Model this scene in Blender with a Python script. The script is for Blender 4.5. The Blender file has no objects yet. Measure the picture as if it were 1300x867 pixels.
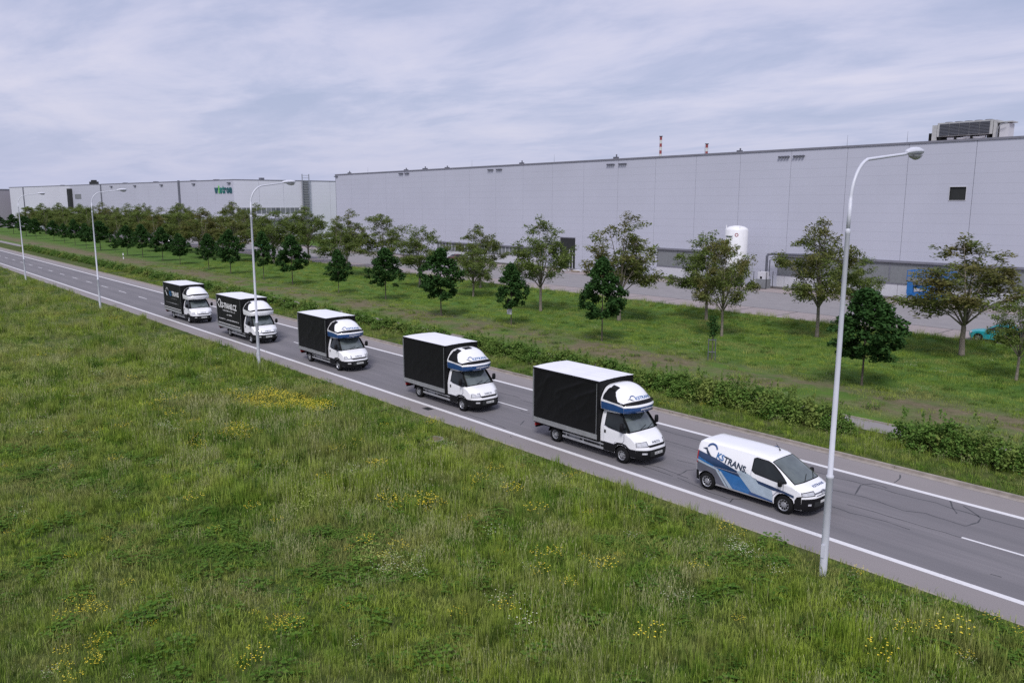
import bpy, bmesh, math, random
import numpy as np
from mathutils import Vector, Matrix, noise
rnd = random.Random(7)
S = bpy.context.scene
COL = S.collection
R = math.radians

# ------------------------------------------------------------------ camera
CAM_YAW, CAM_PITCH, CAM_ROLL, CAM_H = 0.8599, 0.1714, 0.0013, 10.9134
cd = bpy.data.cameras.new('camera'); cam = bpy.data.objects.new('camera', cd); COL.objects.link(cam)
cd.sensor_width = 36; cd.lens = 36 * 1006.23 / 1300; cd.clip_start = 0.3; cd.clip_end = 20000
fw = Vector((-math.sin(CAM_YAW) * math.cos(CAM_PITCH), math.cos(CAM_YAW) * math.cos(CAM_PITCH), -math.sin(CAM_PITCH)))
rt = Vector((math.cos(CAM_YAW), math.sin(CAM_YAW), 0)); up = rt.cross(fw)
r2 = rt * math.cos(CAM_ROLL) + up * math.sin(CAM_ROLL); u2 = -rt * math.sin(CAM_ROLL) + up * math.cos(CAM_ROLL)
M = Matrix((r2, u2, -fw)).transposed().to_4x4(); M.translation = Vector((0, 0, CAM_H)); cam.matrix_world = M
S.camera = cam

# ------------------------------------------------------------------ light
SUN_EL, SUN_AZ = 50.0, 140.0          # azimuth: direction the light comes from, degrees clockwise from +Y
S.view_settings.view_transform = 'Standard'; S.view_settings.look = 'None'
S.view_settings.exposure = 0.70; S.view_settings.gamma = 1.0; S.view_settings.use_curve_mapping = False
S.cycles.max_bounces = 6; S.cycles.diffuse_bounces = 3; S.cycles.glossy_bounces = 3; S.cycles.transparent_max_bounces = 6
S.cycles.use_denoising = False; S.cycles.use_adaptive_sampling = False
w = bpy.data.worlds.new('World'); S.world = w; w.use_nodes = True
nt = w.node_tree; N = nt.nodes; L = nt.links
for n in list(N): N.remove(n)
out = N.new('ShaderNodeOutputWorld'); bg = N.new('ShaderNodeBackground'); bg.inputs[1].default_value = 0.1
L.new(bg.outputs[0], out.inputs[0])
sky = N.new('ShaderNodeTexSky'); sky.sky_type = 'NISHITA'; sky.sun_disc = False
sky.sun_elevation = R(SUN_EL); sky.sun_rotation = R(SUN_AZ); sky.dust_density = 2.0
tc = N.new('ShaderNodeTexCoord'); sep = N.new('ShaderNodeSeparateXYZ'); L.new(tc.outputs['Generated'], sep.inputs[0])
def wm(op, a, b=None, c=None):
    m = N.new('ShaderNodeMath'); m.operation = op
    for i, v in enumerate((a, b, c)):
        if v is None: continue
        if isinstance(v, (int, float)): m.inputs[i].default_value = v
        else: L.new(v, m.inputs[i])
    return m.outputs[0]
zz = wm('ADD', wm('MAXIMUM', sep.outputs[2], 0.0), 0.09)
cx, cy = wm('DIVIDE', sep.outputs[0], zz), wm('DIVIDE', sep.outputs[1], zz)
cmb = N.new('ShaderNodeCombineXYZ'); L.new(cx, cmb.inputs[0]); L.new(cy, cmb.inputs[1])
mp = N.new('ShaderNodeMapping'); mp.inputs['Rotation'].default_value = (0, 0, R(-48)); mp.inputs['Scale'].default_value = (0.62, 1.05, 1)
L.new(cmb.outputs[0], mp.inputs[0])
def wnoise(scale, detail, rough, dist, seed):
    n = N.new('ShaderNodeTexNoise'); n.noise_dimensions = '4D'; n.inputs['W'].default_value = seed
    n.inputs['Scale'].default_value = scale; n.inputs['Detail'].default_value = detail
    n.inputs['Roughness'].default_value = rough; n.inputs['Distortion'].default_value = dist
    L.new(mp.outputs[0], n.inputs['Vector']); return n.outputs[0]
n1, n2 = wnoise(1.25, 12, 0.60, 0.35, 2.3), wnoise(0.34, 5, 0.5, 0.2, 4.4)
def wramp(fac, stops):
    r = N.new('ShaderNodeValToRGB'); e = r.color_ramp.elements
    while len(e) < len(stops): e.new(0.5)
    for el, (p, c) in zip(e, stops): el.position = p; el.color = (*c, 1)
    L.new(fac, r.inputs[0]); return r.outputs[0]
dens = wm('ADD', wm('MULTIPLY', n1, 0.6), wm('MULTIPLY', n2, 0.4))
cloud = wramp(dens, [(0.40, (2.65, 2.9, 4.1)), (0.46, (3.1, 3.25, 4.45)), (0.515, (3.75, 3.75, 4.85)), (0.59, (4.35, 4.2, 5.1))])
def wmix(f, a, b):
    m = N.new('ShaderNodeMix'); m.data_type = 'RGBA'
    if isinstance(f, (int, float)): m.inputs[0].default_value = f
    else: L.new(f, m.inputs[0])
    for i, v in ((6, a), (7, b)):
        if isinstance(v, tuple): m.inputs[i].default_value = (*v, 1)
        else: L.new(v, m.inputs[i])
    return m.outputs[2]
veil = wmix(0.88, sky.outputs[0], cloud)
hz = N.new('ShaderNodeMapRange'); hz.inputs[1].default_value = -0.02; hz.inputs[2].default_value = 0.13
hz.inputs[3].default_value = 0.9; hz.inputs[4].default_value = 0.0; L.new(sep.outputs[2], hz.inputs[0])
L.new(wmix(hz.outputs[0], veil, (3.15, 3.38, 4.6)), bg.inputs[0])
sd = bpy.data.lights.new('sun', 'SUN'); sun = bpy.data.objects.new('sun', sd); COL.objects.link(sun)
sd.energy = 1.5; sd.angle = R(16); sd.color = (1.0, 0.97, 0.96)
az = R(SUN_AZ); el = R(SUN_EL)
sdir = Vector((math.sin(az) * math.cos(el), math.cos(az) * math.cos(el), math.sin(el)))
sun.rotation_euler = sdir.to_track_quat('Z', 'Y').to_euler(); sun.location = (0, 0, 60)

# ------------------------------------------------------------------ material helpers
MATS = {}
class NT:
    def __init__(s, name):
        s.m = bpy.data.materials.new(name); s.m.use_nodes = True; s.t = s.m.node_tree
        s.b = s.t.nodes['Principled BSDF']; s.N = s.t.nodes; s.L = s.t.links; MATS[name] = s.m
        s._pos = None
    def pos(s):
        if not s._pos: s._pos = s.N.new('ShaderNodeNewGeometry').outputs['Position']
        return s._pos
    def obj(s): return s.N.new('ShaderNodeTexCoord').outputs['Object']
    def noise(s, scale, detail=4, rough=0.5, vec=None, stretch=None, dist=0):
        n = s.N.new('ShaderNodeTexNoise'); n.inputs['Scale'].default_value = scale; n.inputs['Detail'].default_value = detail
        n.inputs['Roughness'].default_value = rough; n.inputs['Distortion'].default_value = dist
        v = vec or s.pos()
        if stretch:
            mp = s.N.new('ShaderNodeMapping'); mp.inputs['Scale'].default_value = stretch; s.L.new(v, mp.inputs[0]); v = mp.outputs[0]
        s.L.new(v, n.inputs['Vector']); return n.outputs[0]
    def math(s, op, a, b=None, clamp=False):
        m = s.N.new('ShaderNodeMath'); m.operation = op; m.use_clamp = clamp
        for i, v in enumerate((a, b)):
            if v is None: continue
            if isinstance(v, (int, float)): m.inputs[i].default_value = v
            else: s.L.new(v, m.inputs[i])
        return m.outputs[0]
    def mr(s, v, a, b, c=0.0, d=1.0):
        m = s.N.new('ShaderNodeMapRange')
        for i, x in ((1, a), (2, b), (3, c), (4, d)): m.inputs[i].default_value = x
        s.L.new(v, m.inputs[0]); return m.outputs[0]
    def mix(s, f, a, b, mode='MIX'):
        m = s.N.new('ShaderNodeMix'); m.data_type = 'RGBA'; m.blend_type = mode
        if isinstance(f, (int, float)): m.inputs[0].default_value = f
        else: s.L.new(f, m.inputs[0])
        for i, v in ((6, a), (7, b)):
            if isinstance(v, tuple): m.inputs[i].default_value = (*v, 1)
            else: s.L.new(v, m.inputs[i])
        return m.outputs[2]
    def xyz(s, v=None):
        q = s.N.new('ShaderNodeSeparateXYZ'); s.L.new(v or s.pos(), q.inputs[0]); return q.outputs
    def color(s, c): s.L.new(c, s.b.inputs['Base Color'])
    def rough(s, r): s.b.inputs['Roughness'].default_value = r
    def bump(s, h, strength=0.3, dist=0.02):
        b = s.N.new('ShaderNodeBump'); b.inputs['Strength'].default_value = strength; b.inputs['Distance'].default_value = dist
        s.L.new(h, b.inputs['Height']); s.L.new(b.outputs[0], s.b.inputs['Normal'])
def plain(name, c, rough=0.5, metal=0.0, var=0.12, scale=3.0, coat=0.0, spec=None, bump=0.0, obj=False):
    n = NT(name); vec = n.obj() if obj else None
    v = n.noise(scale, 5, 0.6, vec)
    n.color(n.mix(n.mr(v, 0.3, 0.7), tuple(x * (1 - var) for x in c), tuple(min(1, x * (1 + var)) for x in c)))
    n.rough(rough); n.b.inputs['Metallic'].default_value = metal
    if coat: n.b.inputs['Coat Weight'].default_value = coat; n.b.inputs['Coat Roughness'].default_value = 0.08
    if spec is not None: n.b.inputs['Specular IOR Level'].default_value = spec
    if bump: n.bump(n.noise(scale * 6, 4, 0.6, vec), bump, 0.01)
    return n.m

# ------------------------------------------------------------------ mesh helpers
class MB:
    def __init__(s): s.v = []; s.f = []
    def box(s, a, b, M=None):
        x0, y0, z0 = a; x1, y1, z1 = b; o = len(s.v)
        for p in ((x0,y0,z0),(x1,y0,z0),(x1,y1,z0),(x0,y1,z0),(x0,y0,z1),(x1,y0,z1),(x1,y1,z1),(x0,y1,z1)):
            s.v.append(tuple(M @ Vector(p)) if M else p)
        s.f += [tuple(o + i for i in q) for q in ((3,2,1,0),(4,5,6,7),(0,1,5,4),(1,2,6,5),(2,3,7,6),(3,0,4,7))]
        return s
    def tube(s, pts, rad, n=8, cap=True):
        pts = [Vector(p) for p in pts]
        if isinstance(rad, (int, float)): rad = [rad] * len(pts)
        o = len(s.v); prev = None
        for i, p in enumerate(pts):
            t = (pts[min(i + 1, len(pts) - 1)] - pts[max(i - 1, 0)])
            t = t.normalized() if t.length > 1e-6 else Vector((0, 0, 1))
            ref = prev if prev is not None else (Vector((1, 0, 0)) if abs(t.x) < .9 else Vector((0, 1, 0)))
            a = (ref - t * ref.dot(t)).normalized(); b = t.cross(a); prev = a
            for k in range(n):
                q = p + (a * math.cos(2*math.pi*k/n) + b * math.sin(2*math.pi*k/n)) * rad[i]; s.v.append(tuple(q))
        for i in range(len(pts) - 1):
            for k in range(n):
                s.f.append((o+i*n+k, o+i*n+(k+1)%n, o+(i+1)*n+(k+1)%n, o+(i+1)*n+k))
        if cap:
            s.f.append(tuple(o + k for k in range(n))[::-1]); e = o + (len(pts)-1)*n; s.f.append(tuple(e + k for k in range(n)))
        return s
    def lathe(s, prof, c=(0,0,0), axis='y', n=20):     # prof: (radius, offset along axis)
        o = len(s.v)
        for r, h in prof:
            for k in range(n):
                a = 2*math.pi*k/n; u, v = r*math.cos(a), r*math.sin(a)
                p = (u, h, v) if axis == 'y' else ((u, v, h) if axis == 'z' else (h, u, v))
                s.v.append((c[0]+p[0], c[1]+p[1], c[2]+p[2]))
        for i in range(len(prof)-1):
            for k in range(n): s.f.append((o+i*n+k, o+i*n+(k+1)%n, o+(i+1)*n+(k+1)%n, o+(i+1)*n+k))
        return s
    def grid(s, P):                                    # P: rows of points
        o = len(s.v); nr, nc = len(P), len(P[0])
        for row in P: s.v += [tuple(p) for p in row]
        for i in range(nr-1):
            for j in range(nc-1): s.f.append((o+i*nc+j, o+i*nc+j+1, o+(i+1)*nc+j+1, o+(i+1)*nc+j))
        return s
    def poly(s, pts): o = len(s.v); s.v += [tuple(p) for p in pts]; s.f.append(tuple(range(o, o+len(pts)))); return s
    def mesh(s, name, smooth=False):
        me = bpy.data.meshes.new(name); me.from_pydata(s.v, [], s.f); me.update()
        if smooth: me.shade_smooth()
        return me
    def build(s, name, m, parent=None, smooth=False, loc=None, fix=True):
        me = s.mesh(name, smooth)
        if fix:
            bm = bmesh.new(); bm.from_mesh(me); bmesh.ops.recalc_face_normals(bm, faces=bm.faces); bm.to_mesh(me); bm.free()
        return link(name, me, m, parent, loc)
def link(name, me, m, parent=None, loc=None):
    o = bpy.data.objects.new(name, me); COL.objects.link(o)
    if m is not None:
        me.materials.clear(); me.materials.append(MATS[m] if isinstance(m, str) else m)
    if parent: o.parent = parent
    if loc: o.location = loc
    return o
def tag(o, label=None, cat=None, group=None, kind=None):
    if label: o['label'] = label
    if cat: o['category'] = cat
    if group: o['group'] = group
    if kind: o['kind'] = kind
    return o
def empty(name, loc, label, cat, group=None, rz=0):
    o = bpy.data.objects.new(name, None); COL.objects.link(o); o.location = loc; o.rotation_euler = (0, 0, rz)
    o.empty_display_size = 0.3
    return tag(o, label, cat, group)
def copy_tree(o, parent=None):
    c = o.copy(); COL.objects.link(c); c.parent = parent
    for ch in list(o.children): copy_tree(ch, c)
    return c
def struct(o): o['kind'] = 'structure'; return o
def fbm(x, y, s, seed=0.0, oct=3):
    v = 0; a = 1; t = 0
    for i in range(oct): v += a * noise.noise(Vector((x*s + seed, y*s - seed*1.7, seed))); t += a; a *= .5; s *= 2.1
    return v / t

# ------------------------------------------------------------------ layout constants (metres, road runs along X)
Y_EDGE, Y_LINE_NEAR, Y_CENTRE, Y_LINE_FAR, Y_KERB = 22.70, 24.16, 27.62, 31.01, 33.02
Y_PATH0, Y_PATH1, Y_PARK, Y_WALL = 37.6, 39.3, 69.5, 96.0
H_WALL = 18.0
def terrain(x, y):
    if y < Y_EDGE + .2:
        d = min(1, max(0, (Y_EDGE - y) / 2.5)); return d * (fbm(x, y, .13, 3.1) * .28 + fbm(x, y, .6, 1.0) * .07) + .012
    if y < Y_KERB + .3: return -.06
    if y < Y_PATH0 - .2: return .06 + .03 * fbm(x, y, .5, 9)
    if y < Y_PATH1 + .2: return .02
    if y < Y_PARK + .1:
        d = min(1, (y - Y_PATH1) / 3) * min(1, (Y_PARK - y) / 2 + .15)
        return .10 + d * (.22 * fbm(x, y, .11, 5.5) + .10) + (.10 * math.exp(-((y - 43.5) / 1.6) ** 2) * (1 + fbm(x, y, .3, 8)))
    if y < 100: return -.06
    return 0.0

# ------------------------------------------------------------------ materials
n = NT('grass_ground')
a = n.noise(0.10, 6, .6); b = n.noise(0.9, 6, .65); c = n.noise(5.0, 5, .7)
col = n.mix(n.mr(a, .38, .62), (.036, .075, .012), (.085, .125, .024))
col = n.mix(n.mr(b, .40, .68), col, (.135, .140, .048))
col = n.mix(n.mr(c, .35, .70), n.mix(.5, col, (.03, .048, .014)), col)
X = n.xyz()
# lawn beyond the path: fresher green, with a worn brown band beside the path
lawn = n.mix(n.mr(n.noise(.35, 5, .6), .35, .65), (.066, .148, .024), (.122, .205, .036))
lawn = n.mix(n.mr(c, .40, .70), n.mix(.35, lawn, (.05, .08, .02)), lawn)
col = n.mix(n.mr(X[1], 38.5, 39.5), col, lawn)
soil = n.mix(n.mr(n.noise(2.2, 5, .7), .35, .65), (.125, .105, .062), (.205, .160, .110))
band = n.math('MULTIPLY', n.mr(X[1], 39.8, 41.8), n.mr(X[1], 48.5, 44.0))
pat = n.mr(n.noise(.22, 6, .68, stretch=(.7, 1, 1)), .36, .52)
col = n.mix(n.math('MULTIPLY', n.math('MULTIPLY', band, pat), .9), col, soil)
n.color(col); n.rough(.95); n.b.inputs['Specular IOR Level'].default_value = .15; n.bump(c, .8, .12)

n = NT('grass_blade')
oi = n.N.new('ShaderNodeObjectInfo')
a = n.noise(0.16, 8, .70); b = n.noise(0.55, 6, .65); X = n.xyz()
col = n.mix(n.mr(a, .44, .56), (.072, .225, .012), (.350, .490, .040))
col = n.mix(n.mr(b, .44, .62, 0, .85), col, (.44, .53, .095)); col = n.mix(n.mr(n.noise(1.3, 4, .6), .50, .64, 0, .75), col, (.035, .085, .014))
col = n.mix(n.mr(n.noise(.20, 6, .66, stretch=(1, 1.4, 1)), .48, .62, 0, .85), col, (.46, .42, .17))
col = n.mix(n.mr(oi.outputs['Random'], 0, 1), n.mix(.50, col, (.030, .090, .014)), n.mix(.28, col, (.50, .57, .13)))
hf = n.noise(9, 2, .5, stretch=(1, 1, .35)); col = n.mix(n.mr(hf, .50, .66, 0, .75), col, (.018, .050, .008)); col = n.mix(n.mr(hf, .46, .34, 0, .55), col, (.42, .50, .13))
n.color(col); n.rough(.7); n.b.inputs['Specular IOR Level'].default_value = .08
t_ = n.N.new('ShaderNodeBsdfTranslucent'); n.L.new(col, t_.inputs[0]); m_ = n.N.new('ShaderNodeMixShader'); m_.inputs[0].default_value = .3
n.L.new(n.b.outputs[0], m_.inputs[1]); n.L.new(t_.outputs[0], m_.inputs[2]); n.L.new(m_.outputs[0], n.N['Material Output'].inputs[0])
def leafy(name, c1, c2, c3, sc=1.2, trans=.25, c4=None):
    n = NT(name); oi = n.N.new('ShaderNodeObjectInfo'); v = n.noise(sc, 4, .6); v2 = n.noise(9, 2, .5)
    col = n.mix(n.mr(v, .35, .65), c1, c2); col = n.mix(n.mr(v2, .45, .75), col, c3)
    if c4: col = n.mix(n.math('MULTIPLY', n.mr(oi.outputs['Random'], .35, 1), n.mr(n.noise(.5, 3, .5), .35, .6)), col, c4)
    n.color(col); n.rough(.75); n.b.inputs['Specular IOR Level'].default_value = .12
    if trans:
        t = n.N.new('ShaderNodeBsdfTranslucent'); n.L.new(col, t.inputs[0]); m = n.N.new('ShaderNodeMixShader'); m.inputs[0].default_value = trans
        n.L.new(n.b.outputs[0], m.inputs[1]); n.L.new(t.outputs[0], m.inputs[2]); n.L.new(m.outputs[0], n.N['Material Output'].inputs[0])
    return n.m
leafy('leaf_dark', (.020, .058, .014), (.038, .096, .024), (.075, .155, .038))
leafy('leaf_ash', (.092, .142, .036), (.150, .205, .050), (.250, .300, .082), trans=.38, c4=(.175, .155, .054))
leafy('leaf_shrub', (.060, .140, .024), (.115, .215, .040), (.210, .300, .070), .8, c4=(.26, .31, .08))
leafy('seed_head', (.30, .34, .14), (.40, .40, .19), (.48, .45, .27), .6, 0)
leafy('flower_yellow', (.70, .54, .03), (.76, .62, .06), (.78, .68, .12), 2, 0)
leafy('flower_white', (.50, .52, .34), (.56, .56, .40), (.66, .66, .52), 2, 0)
leafy('weed_leaf', (.050, .125, .016), (.095, .190, .024), (.170, .260, .045), 1)
plain('bark', (.115, .092, .075), .9, var=.35, scale=8, bump=.6)
plain('bark_pale', (.22, .19, .155), .9, var=.3, scale=8, bump=.6)

n = NT('asphalt'); X = n.xyz()
f = n.noise(38, 3, .8); g = n.noise(.35, 5, .6, stretch=(.25, 1, 1)); s_ = n.noise(3.0, 5, .65, stretch=(.06, 1.2, 1))
col = n.mix(n.mr(g, .35, .65), (.200, .186, .196), (.252, .235, .245))
col = n.mix(n.mr(s_, .35, .68), n.mix(.55, col, (.140, .132, .145)), col)
# paler hard shoulders outside the edge lines
sh = n.math('MAXIMUM', n.mr(X[1], Y_LINE_NEAR+.05, Y_LINE_NEAR-.05), n.mr(X[1], Y_LINE_FAR-.05, Y_LINE_FAR+.05))
col = n.mix(sh, col, n.mix(n.mr(g, .3, .7), (.285, .255, .252), (.33, .295, .29)))
# wheel tracks polished darker
for yc in (24.95, 26.75, 28.55, 30.25):
    d = n.math('ABSOLUTE', n.math('SUBTRACT', X[1], yc)); col = n.mix(n.mr(d, .55, .1, 0, .22), col, (.10, .10, .108))
col = n.mix(n.mr(f, .40, .66), n.mix(.38, col, (.07, .07, .075)), n.mix(.12, col, (.34, .33, .33)))
n.color(col); n.rough(.88); n.bump(f, .35, .01)
n = NT('road_paint'); v = n.noise(9, 5, .75); n.color(n.mix(n.mr(v, .25, .45), (.36, .35, .36), (.70, .69, .70))); n.rough(.7)
n = NT('tar_seal'); v = n.noise(6, 4, .7); n.color(n.mix(v, (.045, .045, .05), (.085, .085, .09))); n.rough(.6)
plain('kerb_concrete', (.30, .265, .235), .9, var=.25, scale=2.5, bump=.4)
n = NT('path_asphalt'); v = n.noise(1.2, 6, .7); v2 = n.noise(30, 3, .7); n.color(n.mix(n.mr(v2, .3, .7), n.mix(v, (.20, .185, .185), (.28, .255, .25)), (.27, .255, .25))); n.rough(.9)
n = NT('parking_surface'); X = n.xyz(); v = n.noise(.6, 6, .65); v2 = n.noise(14, 3, .7)
grey = n.mix(n.mr(v, .3, .7), (.245, .232, .240), (.300, .282, .284))
br = n.N.new('ShaderNodeTexBrick'); br.inputs['Scale'].default_value = 2.2; br.inputs['Color1'].default_value = (.345, .295, .290, 1); br.inputs['Color2'].default_value = (.395, .338, .330, 1); br.inputs['Mortar'].default_value = (.24, .205, .20, 1); n.L.new(n.pos(), br.inputs['Vector'])
inb = n.math('MAXIMUM', n.mr(X[1], 75.2, 75.0), n.mr(X[1], 89.4, 89.6))
col = n.mix(inb, grey, n.mix(n.mr(v, .3, .7), n.mix(.2, br.outputs[0], (.26, .22, .21)), br.outputs[0]))
n.color(n.mix(n.mr(v2, .4, .7), n.mix(.15, col, (.08, .08, .08)), col)); n.rough(.9)
plain('dark_paving', (.095, .085, .085), .9, var=.2, scale=2)

def cladding(name, c, stripe=1.1):
    n = NT(name); X = n.xyz(); v = n.noise(.12, 4, .6); v2 = n.noise(1.5, 5, .7, stretch=(1, 1, .12))
    fr = n.math('FRACT', n.math('DIVIDE', X[2], stripe)); ln = n.mr(n.math('ABSOLUTE', n.math('SUBTRACT', fr, .5)), .470, .495)
    fr2 = n.math('FRACT', n.math('DIVIDE', X[2], .275)); ln2 = n.math('MULTIPLY', n.mr(n.math('ABSOLUTE', n.math('SUBTRACT', fr2, .5)), .42, .5), .08)
    col = n.mix(n.mr(v, .3, .7), tuple(x*.965 for x in c), tuple(x*1.03 for x in c))
    col = n.mix(n.mr(v2, .35, .75, 0, .06), col, tuple(x*.72 for x in c))
    col = n.mix(n.math('MULTIPLY', n.math('MAXIMUM', ln, ln2), .35), col, tuple(x*.55 for x in c))
    n.color(col); n.rough(.5); n.b.inputs['Specular IOR Level'].default_value = .3
    return n.m
cladding('cladding', (.49, .50, .58)); cladding('cladding_pale', (.62, .625, .70)); cladding('cladding_brown', (.30, .28, .32))
plain('seam_dark', (.36, .36, .42), .6); plain('flashing', (.23, .23, .27), .45, metal=.3)
n = NT('strip_glass'); v = n.noise(.5, 3, .6, stretch=(1.2, 1, .3)); n.color(n.mix(n.mr(v, .35, .65), (.085, .095, .105), (.20, .215, .225))); n.rough(.15)
plain('louvre_grey', (.20, .21, .22), .5, var=.1); plain('wall_white', (.56, .56, .60), .6, var=.05)
plain('dark_opening', (.018, .02, .02), .7); plain('galvanised', (.36, .37, .40), .4, metal=.6)
plain('pole_paint', (.60, .61, .68), .4, var=.07, scale=1.5); plain('lamp_glass', (.34, .35, .36), .15)
plain('truck_white', (.86, .86, .88), .3, var=.02, coat=.6, obj=True)
plain('van_white', (.87, .87, .89), .25, var=.02, coat=.7, obj=True)
plain('black_plastic', (.007, .007, .008), .6, var=.2, spec=.22); plain('tyre_rubber', (.009, .009, .0095), .85, spec=.2)
plain('rim_silver', (.45, .46, .48), .3, metal=.7); plain('chassis_black', (.012, .012, .013), .7, spec=.2)
plain('aluminium', (.42, .43, .45), .35, metal=.55, var=.15); plain('roof_tarp', (.80, .80, .83), .55, var=.05, scale=1)
n = NT('curtain_black'); v = n.noise(2, 5, .6, n.obj()); n.color(n.mix(v, (.006, .006, .007), (.011, .011, .012))); n.rough(.5); n.b.inputs['Specular IOR Level'].default_value = .16; n.bump(n.noise(1.4, 4, .5, n.obj(), stretch=(1.6, 1, .6)), .35, .08)
n = NT('windscreen_glass'); n.color(n.mix(n.noise(2.2, 3, .5, n.obj()), (.028, .040, .040), (.175, .205, .200))); n.rough(.06); n.b.inputs['IOR'].default_value = 1.6
n.b.inputs['Specular IOR Level'].default_value = .9
n = NT('side_glass'); n.color(n.mix(n.noise(2.2, 3, .5, n.obj()), (.006, .008, .009), (.022, .028, .03))); n.rough(.06); n.b.inputs['Specular IOR Level'].default_value = .35
n = NT('headlight_glass'); n.color(n.mix(n.noise(14, 3, .6, n.obj()), (.30, .31, .33), (.95, .95, .97))); n.rough(.1); n.b.inputs['Metallic'].default_value = .3
plain('navy', (.014, .040, .105), .3, coat=.5); plain('mid_blue', (.018, .135, .360), .3, coat=.5); plain('deep_blue', (.020, .070, .210), .3, coat=.5)
plain('pale_silver', (.38, .46, .53), .35, coat=.3); plain('dark_grey', (.105, .110, .135), .35, coat=.3); plain('text_white', (.78, .78, .78), .5); plain('text_navy', (.022, .040, .075), .4)
plain('text_grey', (.34, .34, .35), .5); plain('plate_white', (.62, .62, .60), .4); plain('red_lens', (.35, .02, .02), .2)
plain('teal_paint', (.02, .36, .40), .3, coat=.5); plain('car_white', (.72, .72, .74), .3, coat=.5); plain('car_dark', (.075, .025, .03), .3, coat=.5); plain('lift_blue', (.018, .135, .38), .45)
plain('sign_green', (.010, .16, .13), .5); plain('sign_bright', (.15, .48, .10), .5); plain('sign_teal', (.010, .085, .105), .5)
plain('tank_white', (.80, .80, .82), .4, var=.04); plain('warning_red', (.30, .06, .07), .6); plain('chimney_white', (.62, .60, .62), .6)  # chimney red and white carry distance haze in their colour
plain('unit_beige', (.44, .44, .44), .5); plain('wood_stake', (.30, .24, .17), .9)

# ------------------------------------------------------------------ vehicle bodies
def lerp_list(pts, x):
    if x <= pts[0][0]: return pts[0][1:]
    for a, b in zip(pts, pts[1:]):
        if x <= b[0]:
            f = (x - a[0]) / max(1e-9, b[0] - a[0]); return tuple(p + (q - p) * f for p, q in zip(a[1:], b[1:]))
    return pts[-1][1:]
def smooth01(t): t = min(1, max(0, t)); return t * t * (3 - 2 * t)
TEXTCACHE = {}
def text_mesh(body, size, bold=.0, shear=0.0, align='CENTER'):
    key = (body, size, bold, shear, align)
    if key not in TEXTCACHE:
        cu = bpy.data.curves.new('t', 'FONT'); cu.body = body; cu.size = size; cu.offset = bold * size; cu.shear = shear
        cu.align_x = align; cu.align_y = 'CENTER'; cu.resolution_u = 3; cu.fill_mode = 'FRONT'
        o = bpy.data.objects.new('t', cu); COL.objects.link(o)
        dg = bpy.context.evaluated_depsgraph_get(); me = bpy.data.meshes.new_from_object(o.evaluated_get(dg))
        bpy.data.objects.remove(o); TEXTCACHE[key] = ([tuple(v.co) for v in me.vertices], [tuple(p.vertices) for p in me.polygons])
        bpy.data.meshes.remove(me)
    return TEXTCACHE[key]
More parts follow.
